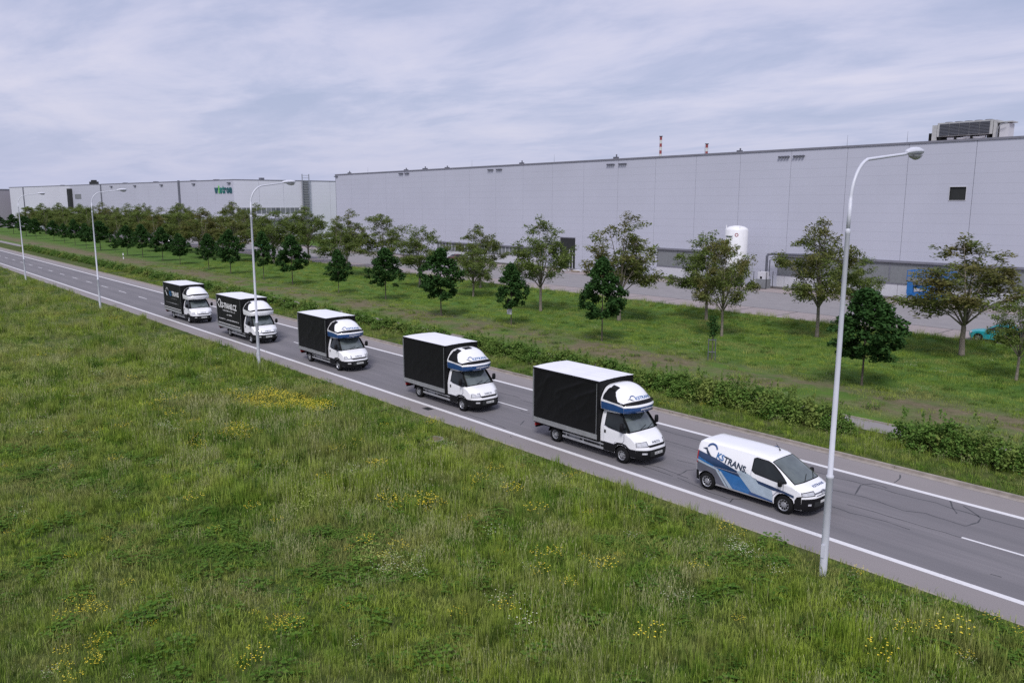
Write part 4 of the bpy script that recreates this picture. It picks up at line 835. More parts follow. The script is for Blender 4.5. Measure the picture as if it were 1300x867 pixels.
# far brownish hall, chimneys, dark tree and mast beyond
F_ = empty('far_hall', (0, 0, 0), 'small brownish grey hall at the far left edge of the picture', 'hall')
fc = C0 + dA * 186.5
mb = MB(); mb.box((fc.x - 75, fc.y - 6, 0), (fc.x - 6, fc.y + 30, 16.9)); mb.build('wall', 'cladding_brown', F_); MB().box((fc.x - 75.2, fc.y - 6.2, 16.9), (fc.x - 5.8, fc.y + 30, 17.3)).build('roof', 'flashing', F_)
for nm_, x, y, h_, top_lab in (('a', -404.0, 500.0, 62.5, 'red and white banded chimney rising above the warehouse roof, the taller one'), ('b', -361.0, 500.0, 54.5, 'short tip of a red and white banded chimney just over the warehouse roof')):
    c_ = empty('chimney', (x, y, 0), top_lab, 'chimney', 'banded chimneys far behind the warehouse')
    z = h_; k = 0
    while z > h_ - 20: MB().lathe([(.95, z - 2.6), (.95, z)], (0,0,0), 'z', 14).build('band', 'warning_red' if k % 2 == 0 else 'chimney_white', c_); z -= 2.6; k += 1
    MB().lathe([(1.9, 0), (.95, z)], (0,0,0), 'z', 14).build('shaft', 'chimney_white', c_); MB().lathe([(1.4, h_), (1.4, h_ + .5), (.9, h_ + .5)], (0,0,0), 'z', 14).build('rim', 'dark_grey', c_)

# tank, pipe box at the wall
T_ = empty('gas_tank', (-61.3, 92.3, 0), 'tall white cylindrical gas tank with small logo ring beside the warehouse wall', 'tank')
MB().lathe([(.9, 1.0), (1.45, 1.15), (1.5, 1.4), (1.5, 7.55), (1.42, 7.75), (1.0, 8.0), (.4, 8.12), (.001, 8.15)], axis='z', n=36).build('vessel', 'tank_white', T_, smooth=True)
for a in (.6, 2.1, 3.7, 5.2): MB().tube([(1.3*math.cos(a), 1.3*math.sin(a), 0), (1.3*math.cos(a), 1.3*math.sin(a), 1.5)], .10, 6).build('leg', 'tank_white', T_)
for a in (3.6, 5.6): MB().tube([(1.35*math.cos(a), 1.35*math.sin(a), 7.5), (1.35*math.cos(a), 1.35*math.sin(a), 8.2)], .05, 6).build('lug', 'tank_white', T_)
def tank_map(a, c_, ang0=-math.pi/2 - .25 + .62): an = ang0 + a / 1.5; return (1.515*math.cos(an), 1.515*math.sin(an), c_)
V, F = text_mesh('messer', .42, .03)
mb = MB(); mb.v = [tank_map(v[0] - .75, 6.75 + v[1]) for v in V]; mb.f = list(F); mb.build('tank_lettering', 'text_navy', T_, fix=False)
MB().grid([[tank_map(.34 + r_*math.cos(a), 6.95 + r_*math.sin(a)) for r_ in (.14, .24)] for a in np.linspace(0, 2*math.pi, 17)]).build('tank_logo', 'warning_red', T_, fix=False)
q = empty('valve_cabinet', (-57.5, 93.2, 0), 'small grey cabinet in a wire cage by the wall right of the white tank', 'cabinet')
MB().box((-.75, -.6, .0), (.75, .6, 1.25)).build('base', 'louvre_grey', q); MB().box((-.55, -.45, 1.25), (.55, .45, 2.2)).build('cabinet_body', 'wall_white', q); MB().box((-.2, -.47, 1.3), (.1, -.44, 1.6)).build('gauge', 'black_plastic', q)
for x in (-.95, .95):
    for y in (-.75, .75): MB().tube([(x, y, 0), (x, y, 2.25)], .04, 5).build('cage_post', 'chassis_black', q)
MB().box((-.98, -.77, .02), (.98, -.74, .1)).build('cage_rail', 'chassis_black', q)
q = empty('supply_pipe', (-57.5, 94.6, 0), 'pair of grey insulated pipes rising from the cabinet and running along the wall', 'pipe')
MB().tube([(-.1, -.6, 1.6), (-.1, -.6, 4.2), (.0, -.5, 4.45), (.3, -.2, 4.5), (8, .8, 4.55)], .17, 8).build('pipe_run', 'dark_grey', q); MB().tube([(.35, -.6, 1.6), (.35, -.6, 3.7), (.6, -.3, 3.85), (5.8, .6, 3.9)], .08, 8).build('pipe_run', 'dark_grey', q)
q = empty('low_railing', (-60, 93.3, 0), 'low dark pipe railing on the ground beside the white tank', 'railing'); MB().tube([(1.4, 0, .5), (3.0, -.2, .5)], .05, 5).tube([(1.4, 0, .25), (3.0, -.2, .25)], .05, 5).build('rail', 'dark_grey', q); 
for x in (1.4, 2.2, 3.0): MB().tube([(x, -.1, 0), (x, -.1, .6)], .05, 5).build('rail_post', 'dark_grey', q)
q = empty('rubble_heap', (-92.0, 93.0, 0), 'low heap of pale boards and rubble in front of the dark warehouse gate', 'rubble')
for k in range(14): 
    Mx = Matrix.Translation((rnd.uniform(-4.5, 4.5), rnd.uniform(-1.0, 1.0), .08 + .12*rnd.random())) @ Matrix.Rotation(rnd.uniform(0, 3), 4, 'Z') @ Matrix.Rotation(rnd.uniform(-.15, .15), 4, 'X')
    MB().box((-.7, -.25, -.08), (.7, .25, .10), Mx).build('board', rnd.choice(('kerb_concrete', 'wall_white', 'wood_stake')), q)

# blue scissor lift behind the broad tree
q = empty('scissor_lift', (-36.6, 93.4, .02), 'blue folded scissor lift parked at the wall behind the broad tree', 'lift')
MB().box((-2.1, -.9, .45), (2.1, .9, 1.0)).build('chassis', 'lift_blue', q)
for x in (-1.6, 1.6):
    for sg in (-1, 1): wheel(q, x, .85*sg, .42, sg, .3)
for k in range(4):
    for sg in (-.7, .7):
        z = 1.05 + .34*k; Mx = Matrix.Translation((0, sg, z + .17)) @ Matrix.Rotation(.13 if k % 2 else -.13, 4, 'Y'); MB().box((-1.9, -.06, -.09), (1.9, .06, .09), Mx).build('scissor_arm', 'lift_blue', q)
MB().box((-2.2, -.95, 2.36), (2.3, .95, 2.54)).build('platform', 'galvanised', q)
g = MB()
for z in (2.95, 3.55): g.tube([(-2.2, -.95, z), (2.3, -.95, z), (2.3, .95, z), (-2.2, .95, z), (-2.2, -.95, z)], .05, 5)
for x in np.arange(-2.2, 2.4, .5):
    for y in (-.95, .95): g.tube([(x, y, 2.5), (x, y, 3.55)], .04, 5)
g.build('guard_rail', 'lift_blue', q)
MB().box((-2.15, -.93, .95), (-1.5, -.5, 2.3)).build('ladder_box', 'lift_blue', q)

# cars on the parking lot
def make_car(loc, rz, m, label, group=None):
    t = empty('parked_car', loc, label, 'car', group, rz)
    prof = [(-2.05,.98,.62,.0,.06),(-1.85,1.02,.68,.05,.05),(-1.6,1.12,.62,.05,.06),(-1.15,1.40,.56,.04,.07),(-.5,1.46,.56,.0,.07),(.15,1.42,.56,.03,.07),(.5,1.24,.60,.07,.06),(.95,.98,.66,.10,.05),(1.5,.90,.68,.16,.06),(1.95,.78,.68,.25,.06),(2.08,.6,.7,.3,.03),(2.08,.4,.7,.3,0),(2.0,.25,.68,.28,0)]
    b = Body(prof, .24, .85, [(-2.1,.78),(-1.7,.86),(1.2,.86),(1.8,.78)], pw=5)
    b.build('body', m, t, arches=[(1.25, .31, .36), (-1.3, .31, .36)])
    MB().box((-1.9, -.7, .2), (1.8, .7, .7)).build('underbody', 'chassis_black', t)
    b.top('windscreen', 5.1, 6.9, -.9, .9, 'windscreen_glass', t, .01, nt=5, nv=8); b.top('rear_window', 1.9, 2.9, -.9, .9, 'side_glass', t, .01, nt=4, nv=8)
    for sg in (-1, 1):
        b.side('side_window', [(-1.45,1.0),(.75,.95)], [(-1.45,1.08),(-1.1,1.30),(.1,1.32),(.75,.99)], 'side_glass', t, sg, .01)
        wheel(t, 1.25, .76*sg, .31, sg, .2, holes=6); wheel(t, -1.3, .76*sg, .31, sg, .2, holes=6)
        b.top('headlight', 9.0, 9.8, .6*sg, .97*sg, 'headlight_glass', t, .01, nt=3, nv=3)
        b.side('tail_light', [(-2.04,.72),(-1.9,.72)], [(-2.04,.88),(-1.9,.88)], 'red_lens', t, sg, .01)
    return t
make_car((-22.2, 70.9, .02), R(186), 'teal_paint', 'turquoise car parked beyond the lawn at the right edge')
make_car((-123.0, 92.3, .02), R(90), 'car_dark', 'dark red car parked by the warehouse wall behind the trees')
for i, (x, y, a, m) in enumerate(((-158, 82, 3, 'car_white'), (-176, 77, 92, 'car_white'), (-193, 84, 0, 'teal_paint'), (-214, 78, 88, 'car_white'), (-236, 74, 2, 'car_white'), (-262, 72, 92, 'car_white'), (-290, 73, 90, 'car_white'))):
    make_car((x, y, .02), R(a), m, 'teal car glimpsed through the far trees on the left' if m == 'teal_paint' else 'white car glimpsed between the trunks of the far trees on the left', 'cars far away behind the trees')

# ------------------------------------------------------------------ street lamps
def make_lamp(x, label, arm=3.0, dx=.25):
    t = empty('street_lamp', (x, 21.38, terrain(x, 21.38)), label, 'street lamp', 'street lamps along the near road edge')
    MB().lathe([(.110, -.1), (.108, .5), (.100, 3.02), (.110, 3.03), (.110, 3.10), (.078, 3.14), (.062, 10.05), (.070, 10.06), (.070, 10.16), (.048, 10.20)], axis='z', n=16).build('pole', 'pole_paint', t, smooth=True)
    pts = [(0, 0, 10.15), (0, .02, 10.9)]
    for a in np.linspace(0, R(76), 9): pts.append((dx*.1*(1-math.cos(a)), .02 + 1.05*(1 - math.cos(a)), 10.9 + 1.22*math.sin(a)))
    pts.append((dx*.85, arm - .55, 12.30)); pts.append((dx, arm - .35, 12.34))
    MB().tube(pts, [.052]*2 + [.048]*9 + [.042, .042], 10).build('arm', 'pole_paint', t, smooth=True)
    h = []
    for s_, wy, zt, zb in ((-.45, .05, 12.37, 12.29), (-.38, .09, 12.43, 12.27), (-.1, .13, 12.50, 12.27), (.2, .17, 12.52, 12.28), (.42, .15, 12.49, 12.29), (.52, .06, 12.42, 12.33)):
        row = [(dx*.9 + dx*.1 + wy*math.cos(a), arm + s_, (zt+zb)/2 + .02 + ((zt-zb)/2)*math.sin(a)) for a in np.linspace(0, 2*math.pi, 13)]; h.append(row)
    hd = MB().grid(h).poly(h[0][:-1]).poly(h[-1][:-1]).build('lamp_head', 'pole_paint', t, smooth=True)
    g = []
    for s_, wy, zb in ((-.12, .06, 12.27), (0, .14, 12.20), (.2, .16, 12.16), (.38, .12, 12.20), (.46, .04, 12.28)):
        g.append([(dx + wy*math.cos(a), arm + s_, 12.30 + (zb - 12.30)*abs(math.sin(a))) for a in np.linspace(0, math.pi, 9)])
    MB().grid(g).build('glass_bowl', 'lamp_glass', hd, smooth=True)
    MB().box((-.05, -.128, .6), (.05, -.110, 1.0)).build('access_hatch', 'pole_paint', t)
    return t
make_lamp(-10.66, 'tall white street lamp nearest the camera, in front of the van', 3.35, .15)
make_lamp(-51.1, 'white curved street lamp standing before the second to last truck', 3.0, -.6)
make_lamp(-91.8, 'white street lamp behind the convoy, left of the last truck', 3.0, .1)
make_lamp(-132.5, 'thin white street lamp near the left edge of the picture', 3.0, 0)

# ------------------------------------------------------------------ trees
def leaf_quads(centres, n_per, rx, rz, lw, ll, rg, droop=.0, up=.35, tri=False):
    """many small leaf faces scattered round clump centres; returns verts, faces"""
    C = np.repeat(np.array(centres, float), n_per, axis=0); n_ = len(C)
    D = rg.normal(size=(n_, 3)); D /= np.linalg.norm(D, axis=1)[:, None] + 1e-9; rad = rg.random(n_) ** .45
    C = C + D * rad[:, None] * np.array([rx, rx, rz]); C[:, 2] -= droop * (D[:, 0]**2 + D[:, 1]**2) * rad**2
    N_ = rg.normal(size=(n_, 3)); N_[:, 2] = np.abs(N_[:, 2]) + up; N_ /= np.linalg.norm(N_, axis=1)[:, None]
    A = np.cross(N_, rg.normal(size=(n_, 3))); A /= np.linalg.norm(A, axis=1)[:, None] + 1e-9; B_ = np.cross(N_, A)
    s = rg.uniform(.65, 1.35, n_)[:, None]; A *= ll * s / 2; B_ *= lw * s / 2
    V = np.stack([C - A, C + B_, C + A, C - B_], axis=1).reshape(-1, 3)
    Fc = np.arange(n_ * 4).reshape(-1, 4)
    return V, Fc
def leaf_mesh(name, parts):
    V = np.concatenate([p[0] for p in parts]); o = 0; F = []
    for v, f in parts: F.append(f + o); o += len(v)
    F = np.concatenate(F); me = bpy.data.meshes.new(name); me.vertices.add(len(V)); me.vertices.foreach_set('co', V.ravel())
    me.loops.add(F.size); me.loops.foreach_set('vertex_index', F.ravel()); me.polygons.add(len(F)); me.polygons.foreach_set('loop_start', np.arange(len(F)) * 4)
    me.update(calc_edges=True); return me
def ash_model(seed, H=9.0, Rc=3.0, cb=3.0):
    r = random.Random(seed); rg = np.random.default_rng(seed); br = MB(); tips = []
    fork = cb * .72
    br.tube([(0, 0, -.2), (0, 0, .15), (.03, .02, fork*.5), (.05, 0, fork), (.02, .04, fork + .6)], [.22, .155, .135, .125, .08], 8)
    nl = 11
    for k in range(nl):
        a = 2*math.pi*(k + r.uniform(-.3, .3)) / nl * 2.3; top_ = k / (nl - 1.0)
        Rr = Rc * (.62 + .42 * math.sin(math.pi * min(1, top_ * .9 + .22)) - .45 * top_**3) * r.uniform(.85, 1.08); Hh = cb + (H - cb) * (.10 + .84 * top_) * r.uniform(.92, 1.04)
        e_ = Vector((Rr*math.cos(a), Rr*math.sin(a), Hh)); s_ = Vector((.03, 0, fork + .5 * top_)); mid = s_.lerp(e_, .5) + Vector((0, 0, .3*(1-top_))) - Vector((e_.x, e_.y, 0)) * .12
        P = [s_, s_.lerp(mid, .5), mid, mid.lerp(e_, .55), e_]; br.tube(P, [.07, .055, .04, .026, .012], 5)
        tips.append((e_, 1.0))
        for j in range(8):
            f = r.uniform(.32, .97); b0 = (s_.lerp(mid, f*2) if f < .5 else mid.lerp(e_, f*2 - 1)); an = a + r.uniform(-1.5, 1.5); ln = Rc * r.uniform(.22, .48) * (1.2 - .5*f)
            e2 = b0 + Vector((ln*math.cos(an), ln*math.sin(an), ln * r.uniform(.0, .75))); br.tube([b0, b0.lerp(e2, .5) + Vector((0, 0, .06)), e2], [.026, .018, .008], 4)
            tips.append((e2, r.uniform(.65, 1.0)))
    parts = []
    for e_, s_ in tips:
        sub = [tuple(e_ + Vector((r.gauss(0, .26), r.gauss(0, .26), r.gauss(0, .22)))) for _ in range(5)]
        parts.append(leaf_quads(sub, int(27 * s_), .44, .30, .095, .27, rg, droop=.16, up=.9))
    bm_ = br.mesh("ash_trunk")
    return bm_, leaf_mesh('ash_crown', parts)
def linden_model(seed, H=6.5, Rc=1.9, cb=2.0):
    r = random.Random(seed); rg = np.random.default_rng(seed); br = MB()
    br.tube([(0, 0, -.15), (.01, 0, .1), (.02, .01, cb), (0, .02, H*.55), (.03, 0, H*.9)], [.09, .065, .055, .04, .012], 7); parts = []; cs = []
    lump = [(r.uniform(0, 6.28), r.uniform(.7, 1.3)) for _ in range(6)]
    for k in range(120):
        q = r.random() ** .85; z = cb + (H - cb) * q; prof = (math.sin(math.pi * min(1, (q * .86 + .12))) ** .75) * (1 - .45*q)
        a = r.uniform(0, 2*math.pi); am = 1 + .22*math.sin(a*2 + lump[0][0]) * math.sin(q*5 + lump[1][0]) + .15*math.sin(a*3 + lump[2][0] + q*7)
        rad = Rc * 1.25 * prof * am * (r.random() ** .38); cs.append((rad*math.cos(a), rad*math.sin(a), z - .12*rad))
        if k % 7 == 0: br.tube([(0, 0, max(cb, z - .7)), (rad*.5*math.cos(a), rad*.5*math.sin(a), z - .25), cs[-1]], [.025, .018, .008], 4)
    parts.append(leaf_quads(cs, 72, .42, .30, .17, .23, rg, droop=.10, up=.6))
    parts.append(leaf_quads([(c[0]*1.12, c[1]*1.12, c[2] + .1) for c in cs[::4]], 14, .42, .34, .13, .20, rg, up=.6))
    return br.mesh('linden_trunk'), leaf_mesh('linden_crown', parts)
ASH = [ash_model(s) for s in (11, 12, 13, 14, 15, 16)]
LIN = [linden_model(s) for s in (21, 22, 23, 24, 25)]
def plant_tree(name, model, loc, sxy, sz, rz, label, cat, group, lm, bmn):
    t = empty(name, loc, label, cat, group, rz); 
    a = link('trunk', model[0], None, t); b = link('crown', model[1], None, t); 
    for o, m in ((a, bmn), (b, lm)):
        if not o.data.materials: o.data.materials.append(MATS[m])
        o.scale = (sxy, sxy, sz)
    return t
front = [(-21.6,46.4,6.0,1.5,2.05),(-42.2,45.7,6.7,2.3,1.72),(-53.3,45.8,5.6,2.4,1.41),(-62.2,44.5,6.6,2.5,2.06),(-77.1,47.5,5.9,1.8,1.92),(-86.2,46.5,5.4,2.3,1.43),(-99.8,47.0,6.7,1.8,2.02),(-109.0,47.0,6.9,2.4,1.60),(-122.2,47.4,6.9,1.8,1.99),(-131.8,47.5,5.9,2.0,1.60),(-147.3,48,5.6,1.3,1.72),(-156.9,48.0,6.4,1.5,2.01),(-169.7,48.1,6.7,2.1,1.92),(-178.4,47.6,6.3,1.8,1.95),(-203.0,48.4,6.9,1.5,2.57),(-214.0,47.9,6.2,2.2,1.6),(-229.7,48.9,6.9,1.8,1.7),(-245.0,49.6,5.4,2.4,1.5),(-262.7,50.5,6,1.5,1.87),(-279.3,48.9,6.3,2.3,1.9),(-306,50.8,6.6,1.9,2.9),(-332,51.3,7.0,2.3,2.4),(-192.0,48.7,3.2,1.2,1.0),(-360,51,6.5,2,2.4),(-392,52,6.8,2,2.6)]
flab = ['dense dark green young tree standing right of the nearest lamp post', 'dark green pointed young tree in the middle of the lawn, before a broad round ash', 'dark green young tree with a black box strapped to its thin trunk', 'dark green young tree above the fourth truck, wide with a leaning right side',
 'dark green young tree above the gap between third and fourth truck', 'smallest slim dark green tree, above the third truck', 'dark green young tree above the left end of the third truck', 'narrow dark green tree just right of the curved lamp post', 'tall pointed dark green tree just left of the curved lamp post', 'small rounded dark green tree above the second to last truck',
 'rounded dark green tree above and right of the last truck', 'dark green tree directly above the last truck', 'dark green tree above and left of the last truck']
for i, (x, y, H, cb, rc) in enumerate(front):
    far = i >= 13
    lab = 'dark green young tree in the dense far end of the front row' if far else flab[i]
    if i == 22: lab = 'tiny sapling low between the dark far trees of the front row'
    z = terrain(x, y); plant_tree('young_tree', LIN[(i * 3 + 1) % 5], (x, y, z), rc / 1.95, H / 6.75, i * 1.3, lab, 'tree', 'dark green young trees in the front row' , 'leaf_dark', 'bark')
back = [(-15.9,54.7,5.7,2.5,1.7,0,0),(-21.4,61.2,8.5,2.3,3.75,.3,.2),(-32.5,61.2,9.8,3.3,2.86,0,0),(-32.2,67.2,6.5,3.0,1.95,0,0),(-44.3,62.4,8.4,2.8,3.0,0,0),(-37.6,55.2,8.2,3.1,2.1,-.3,0),(-49.3,55.7,9.8,3.1,3.4,0,0),(-58.5,54.2,9.4,3.0,2.9,0,0),(-80.0,63.5,8.2,2.3,2.85,0,0),(-73.7,57.4,5.9,2.9,2.38,0,0),(-86.3,58.4,8.0,3.2,3.1,0,0),(-103.0,63.2,9.6,2.6,3.5,0,0),(-122.8,68.0,9.6,2.1,3.3,0,0),(-108.5,58.6,8.2,2.3,3.0,0,0)]
blab = ['thin brownish young ash at the right edge of the lawn', 'broad feathery ash with thick trunk in front of the blue lift', 'tall feathery ash with open crown just left of the nearest lamp', 'small rusty leaved ash half hidden behind the nearest lamp post', 'dark feathery ash in front of the white gas tank, thicker trunk of the two', 'slim feathery ash standing right in front of the white gas tank', 'large round headed ash behind the pointed dark young tree at mid lawn', 'feathery ash beside the dark warehouse gate', 'feathery ash by the parking lot, behind the small brown leaved one', 'small brown leaved ash with flat crown by the parking lot',
  'leaning leafy ash right behind the fourth truck row', 'wide purplish ash left of centre with loose outline', 'green ash in front of the warehouse left corner', 'low spreading ash behind the slim dark young tree']
for i in range(46):      # the dense far avenue
    if i % 2: back.append((-133 - i * 5.4, 59 + 3 * math.sin(i * 2.1) + i * .10, 8.8 + 1.1 * math.sin(i * 1.7) , 2.4, 3.9, 0, 0))
    else: back.append((-137 - i * 5.6, 68 + 2 * math.sin(i) + i * .06, 10.4 + .9 * math.sin(i * 2.3), 2.4, 4.0, 0, 0))
for i, (x, y, H, cb, rc, ox, oy) in enumerate(back):
    lab = blab[i] if i < len(blab) else 'feathery ash in the dense avenue of trees on the far left'
    z = terrain(x, y); plant_tree('ash_tree', ASH[(i * 5 + 2) % 6], (x, y, z), rc / 2.85, H / 9.0, i * 2.1 + .4, lab, 'tree', 'feathery ash trees along the parking lot', 'leaf_ash', 'bark_pale')
# thin staked sapling
q = empty('staked_sapling', (-32.2, 46.2, terrain(-32.2, 46.2)), 'tiny staked sapling inside a wooden tree guard on the lawn', 'sapling')
MB().tube([(0, 0, 0), (.02, 0, 1.6), (0, .03, 3.0)], [.03, .025, .01], 5).build('trunk', 'bark', q)
mb = MB()
for a in (0, 2.1, 4.2): mb.tube([(.28*math.cos(a), .28*math.sin(a), 0), (.28*math.cos(a), .28*math.sin(a), 1.55)], .035, 5)
for z in (.6, 1.45): mb.tube([(.28*math.cos(a), .28*math.sin(a), z) for a in (0, 2.1, 4.2, 6.283)], .025, 4)
mb.build('guard', 'dark_grey', q)
rg = np.random.default_rng(4); me = leaf_mesh('crown', [leaf_quads([(0, 0, 1.9), (.1, .1, 2.3), (-.1, 0, 2.6), (0, 0, 2.9)], 120, .38, .3, .1, .16, rg)]); link('crown', me, 'leaf_dark', q)
q = empty('nest_box', (-53.28, 45.62, 0), 'black box with white underside strapped to a thin young trunk', 'box')
MB().box((-.22, -.16, 1.75), (.22, .05, 2.55)).build('case', 'chassis_black', q); MB().box((-.25, -.14, 1.25), (.25, .03, 1.72)).build('lower_case', 'wall_white', q)
q = empty('marker_post', (-166, 43.5, terrain(-166, 43.5)), 'small white marker post on the brown slope at far left', 'post'); MB().lathe([(.10, 0), (.10, .45)], axis='z', n=8).build('lower_sleeve', 'tank_white', q); MB().lathe([(.07, .45), (.07, .7)], axis='z', n=8).build('stem', 'chassis_black', q); MB().lathe([(.11, .7), (.11, 1.1), (.001, 1.15)], axis='z', n=8).build('cap', 'tank_white', q)

# ------------------------------------------------------------------ shrubs beside the far kerb
def shrub_model(seed, Lx=1.6, Ly=.85, H=1.15):
    r = random.Random(seed); rg = np.random.default_rng(seed); cs = []
    for k in range(56):
        a = r.uniform(0, 6.283); q = r.random() ** .5; x, y = Lx*q*math.cos(a), Ly*q*math.sin(a); z = H * (1 - q*q)**.5 * r.uniform(.45, 1.0) * (1 + .3*noise.noise(Vector((x*1.5, y*1.5, seed)))); cs.append((x, y, max(.1, z - .1)))
    br = MB()
    for k in range(10): c_ = cs[k*4]; br.tube([(c_[0]*.2, c_[1]*.2, -.05), (c_[0]*.7, c_[1]*.7, c_[2]*.6), c_], [.02, .014, .006], 4)
    wands = [(r.uniform(-Lx, Lx)*.8, r.uniform(-Ly, Ly)*.7, H * r.uniform(.9, 1.25)) for _ in range(9)]
    return br.mesh('shrub_stems'), leaf_mesh('shrub_leaves', [leaf_quads(cs, 52, .29, .26, .10, .15, rg, up=.7), leaf_quads(wands, 22, .10, .24, .06, .12, rg, up=.3)])
SHR = [shrub_model(s) for s in (31, 32, 33, 34, 35)]
def plant_shrub(x, y, s, h, lab, i, m='leaf_shrub', grp='shrubs along the far kerb'):
    t = empty('shrub', (x, y, terrain(x, y)), lab, 'shrub', grp, rnd.uniform(-.3, .3) + (math.pi if i % 2 else 0))
    for nm_, me, mm in (('stems', SHR[i % 5][0], 'bark'), ('leaves', SHR[i % 5][1], m)):
        o = link(nm_, me, None, t); o.scale = (s, s, h)
        if not me.materials: me.materials.append(MATS[mm])
i = 0; x = 12.0
while x > -225:
    gap = (-17.6 < x < -14.9) or (-51.5 < x < -48.5)
    dens_ = 1.0 if x > -62 else .8
    if not gap:
        big = 1.0 + .35 * noise.noise(Vector((x * .35, 0, 2)))
        hgt = (1.10 if x > -30 else (.92 if x > -50 else .78)) * big * (1 - .3 * max(0, noise.noise(Vector((x * .9, 3, 7)))))
        if -40 < x < -36: hgt *= 1.1
        lab = 'leafy shrub in the near hedge row beside the far kerb' if x > -30 else ('leafy shrub in the hedge behind the trucks' if x > -85 else 'low shrub in the distant hedge along the road')
        plant_shrub(x, 36.75 + .30 * math.sin(x * 1.3) - (.2 if x > -30 else 0), .92 * big if x > -62 else 1.0, hgt, lab, i)
        if x > -48 and i % 2: plant_shrub(x + .4, 36.2 + .2*math.sin(x), .7, hgt * .75, lab, i + 2)
    i += 1; x -= 1.45 if x > -60 else 2.2

# ------------------------------------------------------------------ meadow and lawn: tufts instanced by geometry nodes
def blades(rg, n_, spread, h0, h1, wd, lean, tip=None):
    V = []; F = []
    for k in range(n_):
        a, rr_ = rg.uniform(0, 6.283), spread * rg.uniform(0, 1) ** .5; x, y = rr_*math.cos(a), rr_*math.sin(a); h = rg.uniform(h0, h1); b = rg.uniform(0, 6.283); l = rg.uniform(.1, 1) * lean * h; dx, dy = l*math.cos(b), l*math.sin(b); c = b + 1.57; wx, wy = wd*math.cos(c)/2, wd*math.sin(c)/2
        o = len(V); V += [(x-wx, y-wy, -.03), (x+wx, y+wy, -.03), (x + dx*.35 + wx*.8, y + dy*.35 + wy*.8, h*.62), (x + dx*.35 - wx*.8, y + dy*.35 - wy*.8, h*.62), (x + dx, y + dy, h)]
        F += [(o, o+1, o+2, o+3), (o+3, o+2, o+4)]
        if tip:
            o = len(V); tw, th = tip; px, py, pz = x + dx*.9, y + dy*.9, h*.93
            V += [(px-tw, py, pz), (px, py-tw*.6, pz+th*.5), (px+tw, py, pz), (px+dx*.1, py, pz+th)]; F += [(o, o+1, o+2, o+3)]
    return V, F
def tuft_obj(name, parts):
    V = []; F = []; MI = []; mats = []
    for v, f, m in parts:
        o = len(V); V += v; F += [tuple(i + o for i in q) for q in f]
        if m not in mats: mats.append(m)
        MI += [mats.index(m)] * len(f)
    me = bpy.data.meshes.new(name); me.from_pydata(V, [], F); me.update()
    for m in mats: me.materials.append(MATS[m])
    me.polygons.foreach_set('material_index', MI); return bpy.data.objects.new(name, me)
def heads(rg, n_, spread, z0, z1, s):
    V = []; F = []
    for k in range(n_):
        a, r_ = rg.uniform(0, 6.283), spread * rg.uniform(0, 1)**.5; x, y, z = r_*math.cos(a), r_*math.sin(a), rg.uniform(z0, z1); o = len(V); q = s * rg.uniform(.6, 1.3)
        V += [(x-q, y, z), (x, y-q, z+q*.2), (x+q, y, z), (x, y+q, z+q*.3)]; F += [(o, o+1, o+2, o+3)]
    return V, F
u_ = random.Random(99)
KIND = []
def add_kind(name, parts): KIND.append(tuft_obj('%s' % name, parts))
for s_ in range(3): add_kind('tuft_a%d' % s_, [(*blades(u_, 58, .34, .08, .32, .015, .95), 'grass_blade')])                                              # 0-2 mid
for s_ in range(2): add_kind('tuft_b%d' % s_, [(*blades(u_, 46, .30, .30, .62, .012, .45), 'grass_blade'), (*blades(u_, 7, .28, .45, .75, .008, .4, (.013, .09)), 'seed_head')])  # 3-4 tall seeded
for s_ in range(2): add_kind('tuft_c%d' % s_, [(*heads(u_, 60, .36, .04, .20, .045), 'weed_leaf'), (*blades(u_, 22, .36, .1, .26, .011, .6), 'grass_blade')])  # 5-6 broad leaves
add_kind('tuft_d', [(*heads(u_, 26, .34, .26, .46, .020), 'flower_yellow'), (*blades(u_, 34, .34, .15, .42, .010, .5), 'grass_blade')])                # 7 yellow
add_kind('tuft_e', [(*heads(u_, 20, .34, .22, .44, .020), 'flower_white'), (*heads(u_, 30, .34, .06, .3, .04), 'weed_leaf'), (*blades(u_, 20, .3, .15, .4, .010, .5), 'grass_blade')])  # 8 pale
add_kind('tuft_f', [(*blades(u_, 16, .32, .25, .52, .008, .6, (.014, .10)), 'seed_head'), (*blades(u_, 44, .32, .1, .4, .013, .6), 'grass_blade')])             # 9 dry patch
add_kind('tuft_g', [(*blades(u_, 70, .42, .06, .15, .012, .8), 'grass_blade')])                                                                          # 10 short lawn
add_kind('tuft_h', [(*blades(u_, 55, .22, .35, .70, .016, .35), 'grass_blade')])                                                                          # 11 bright dense clump
leafy('cream_bloom', (.34, .42, .11), (.46, .52, .15), (.56, .58, .20), 2, 0)
add_kind('tuft_i', [(*heads(u_, 46, .40, .26, .50, .019), 'cream_bloom'), (*blades(u_, 40, .34, .2, .45, .013, .5), 'grass_blade')])   # 12 cream patch
kc = bpy.data.collections.new('tuft_kinds')
for k, o in enumerate(KIND): o.name = 'k%02d' % k; kc.objects.link(o)
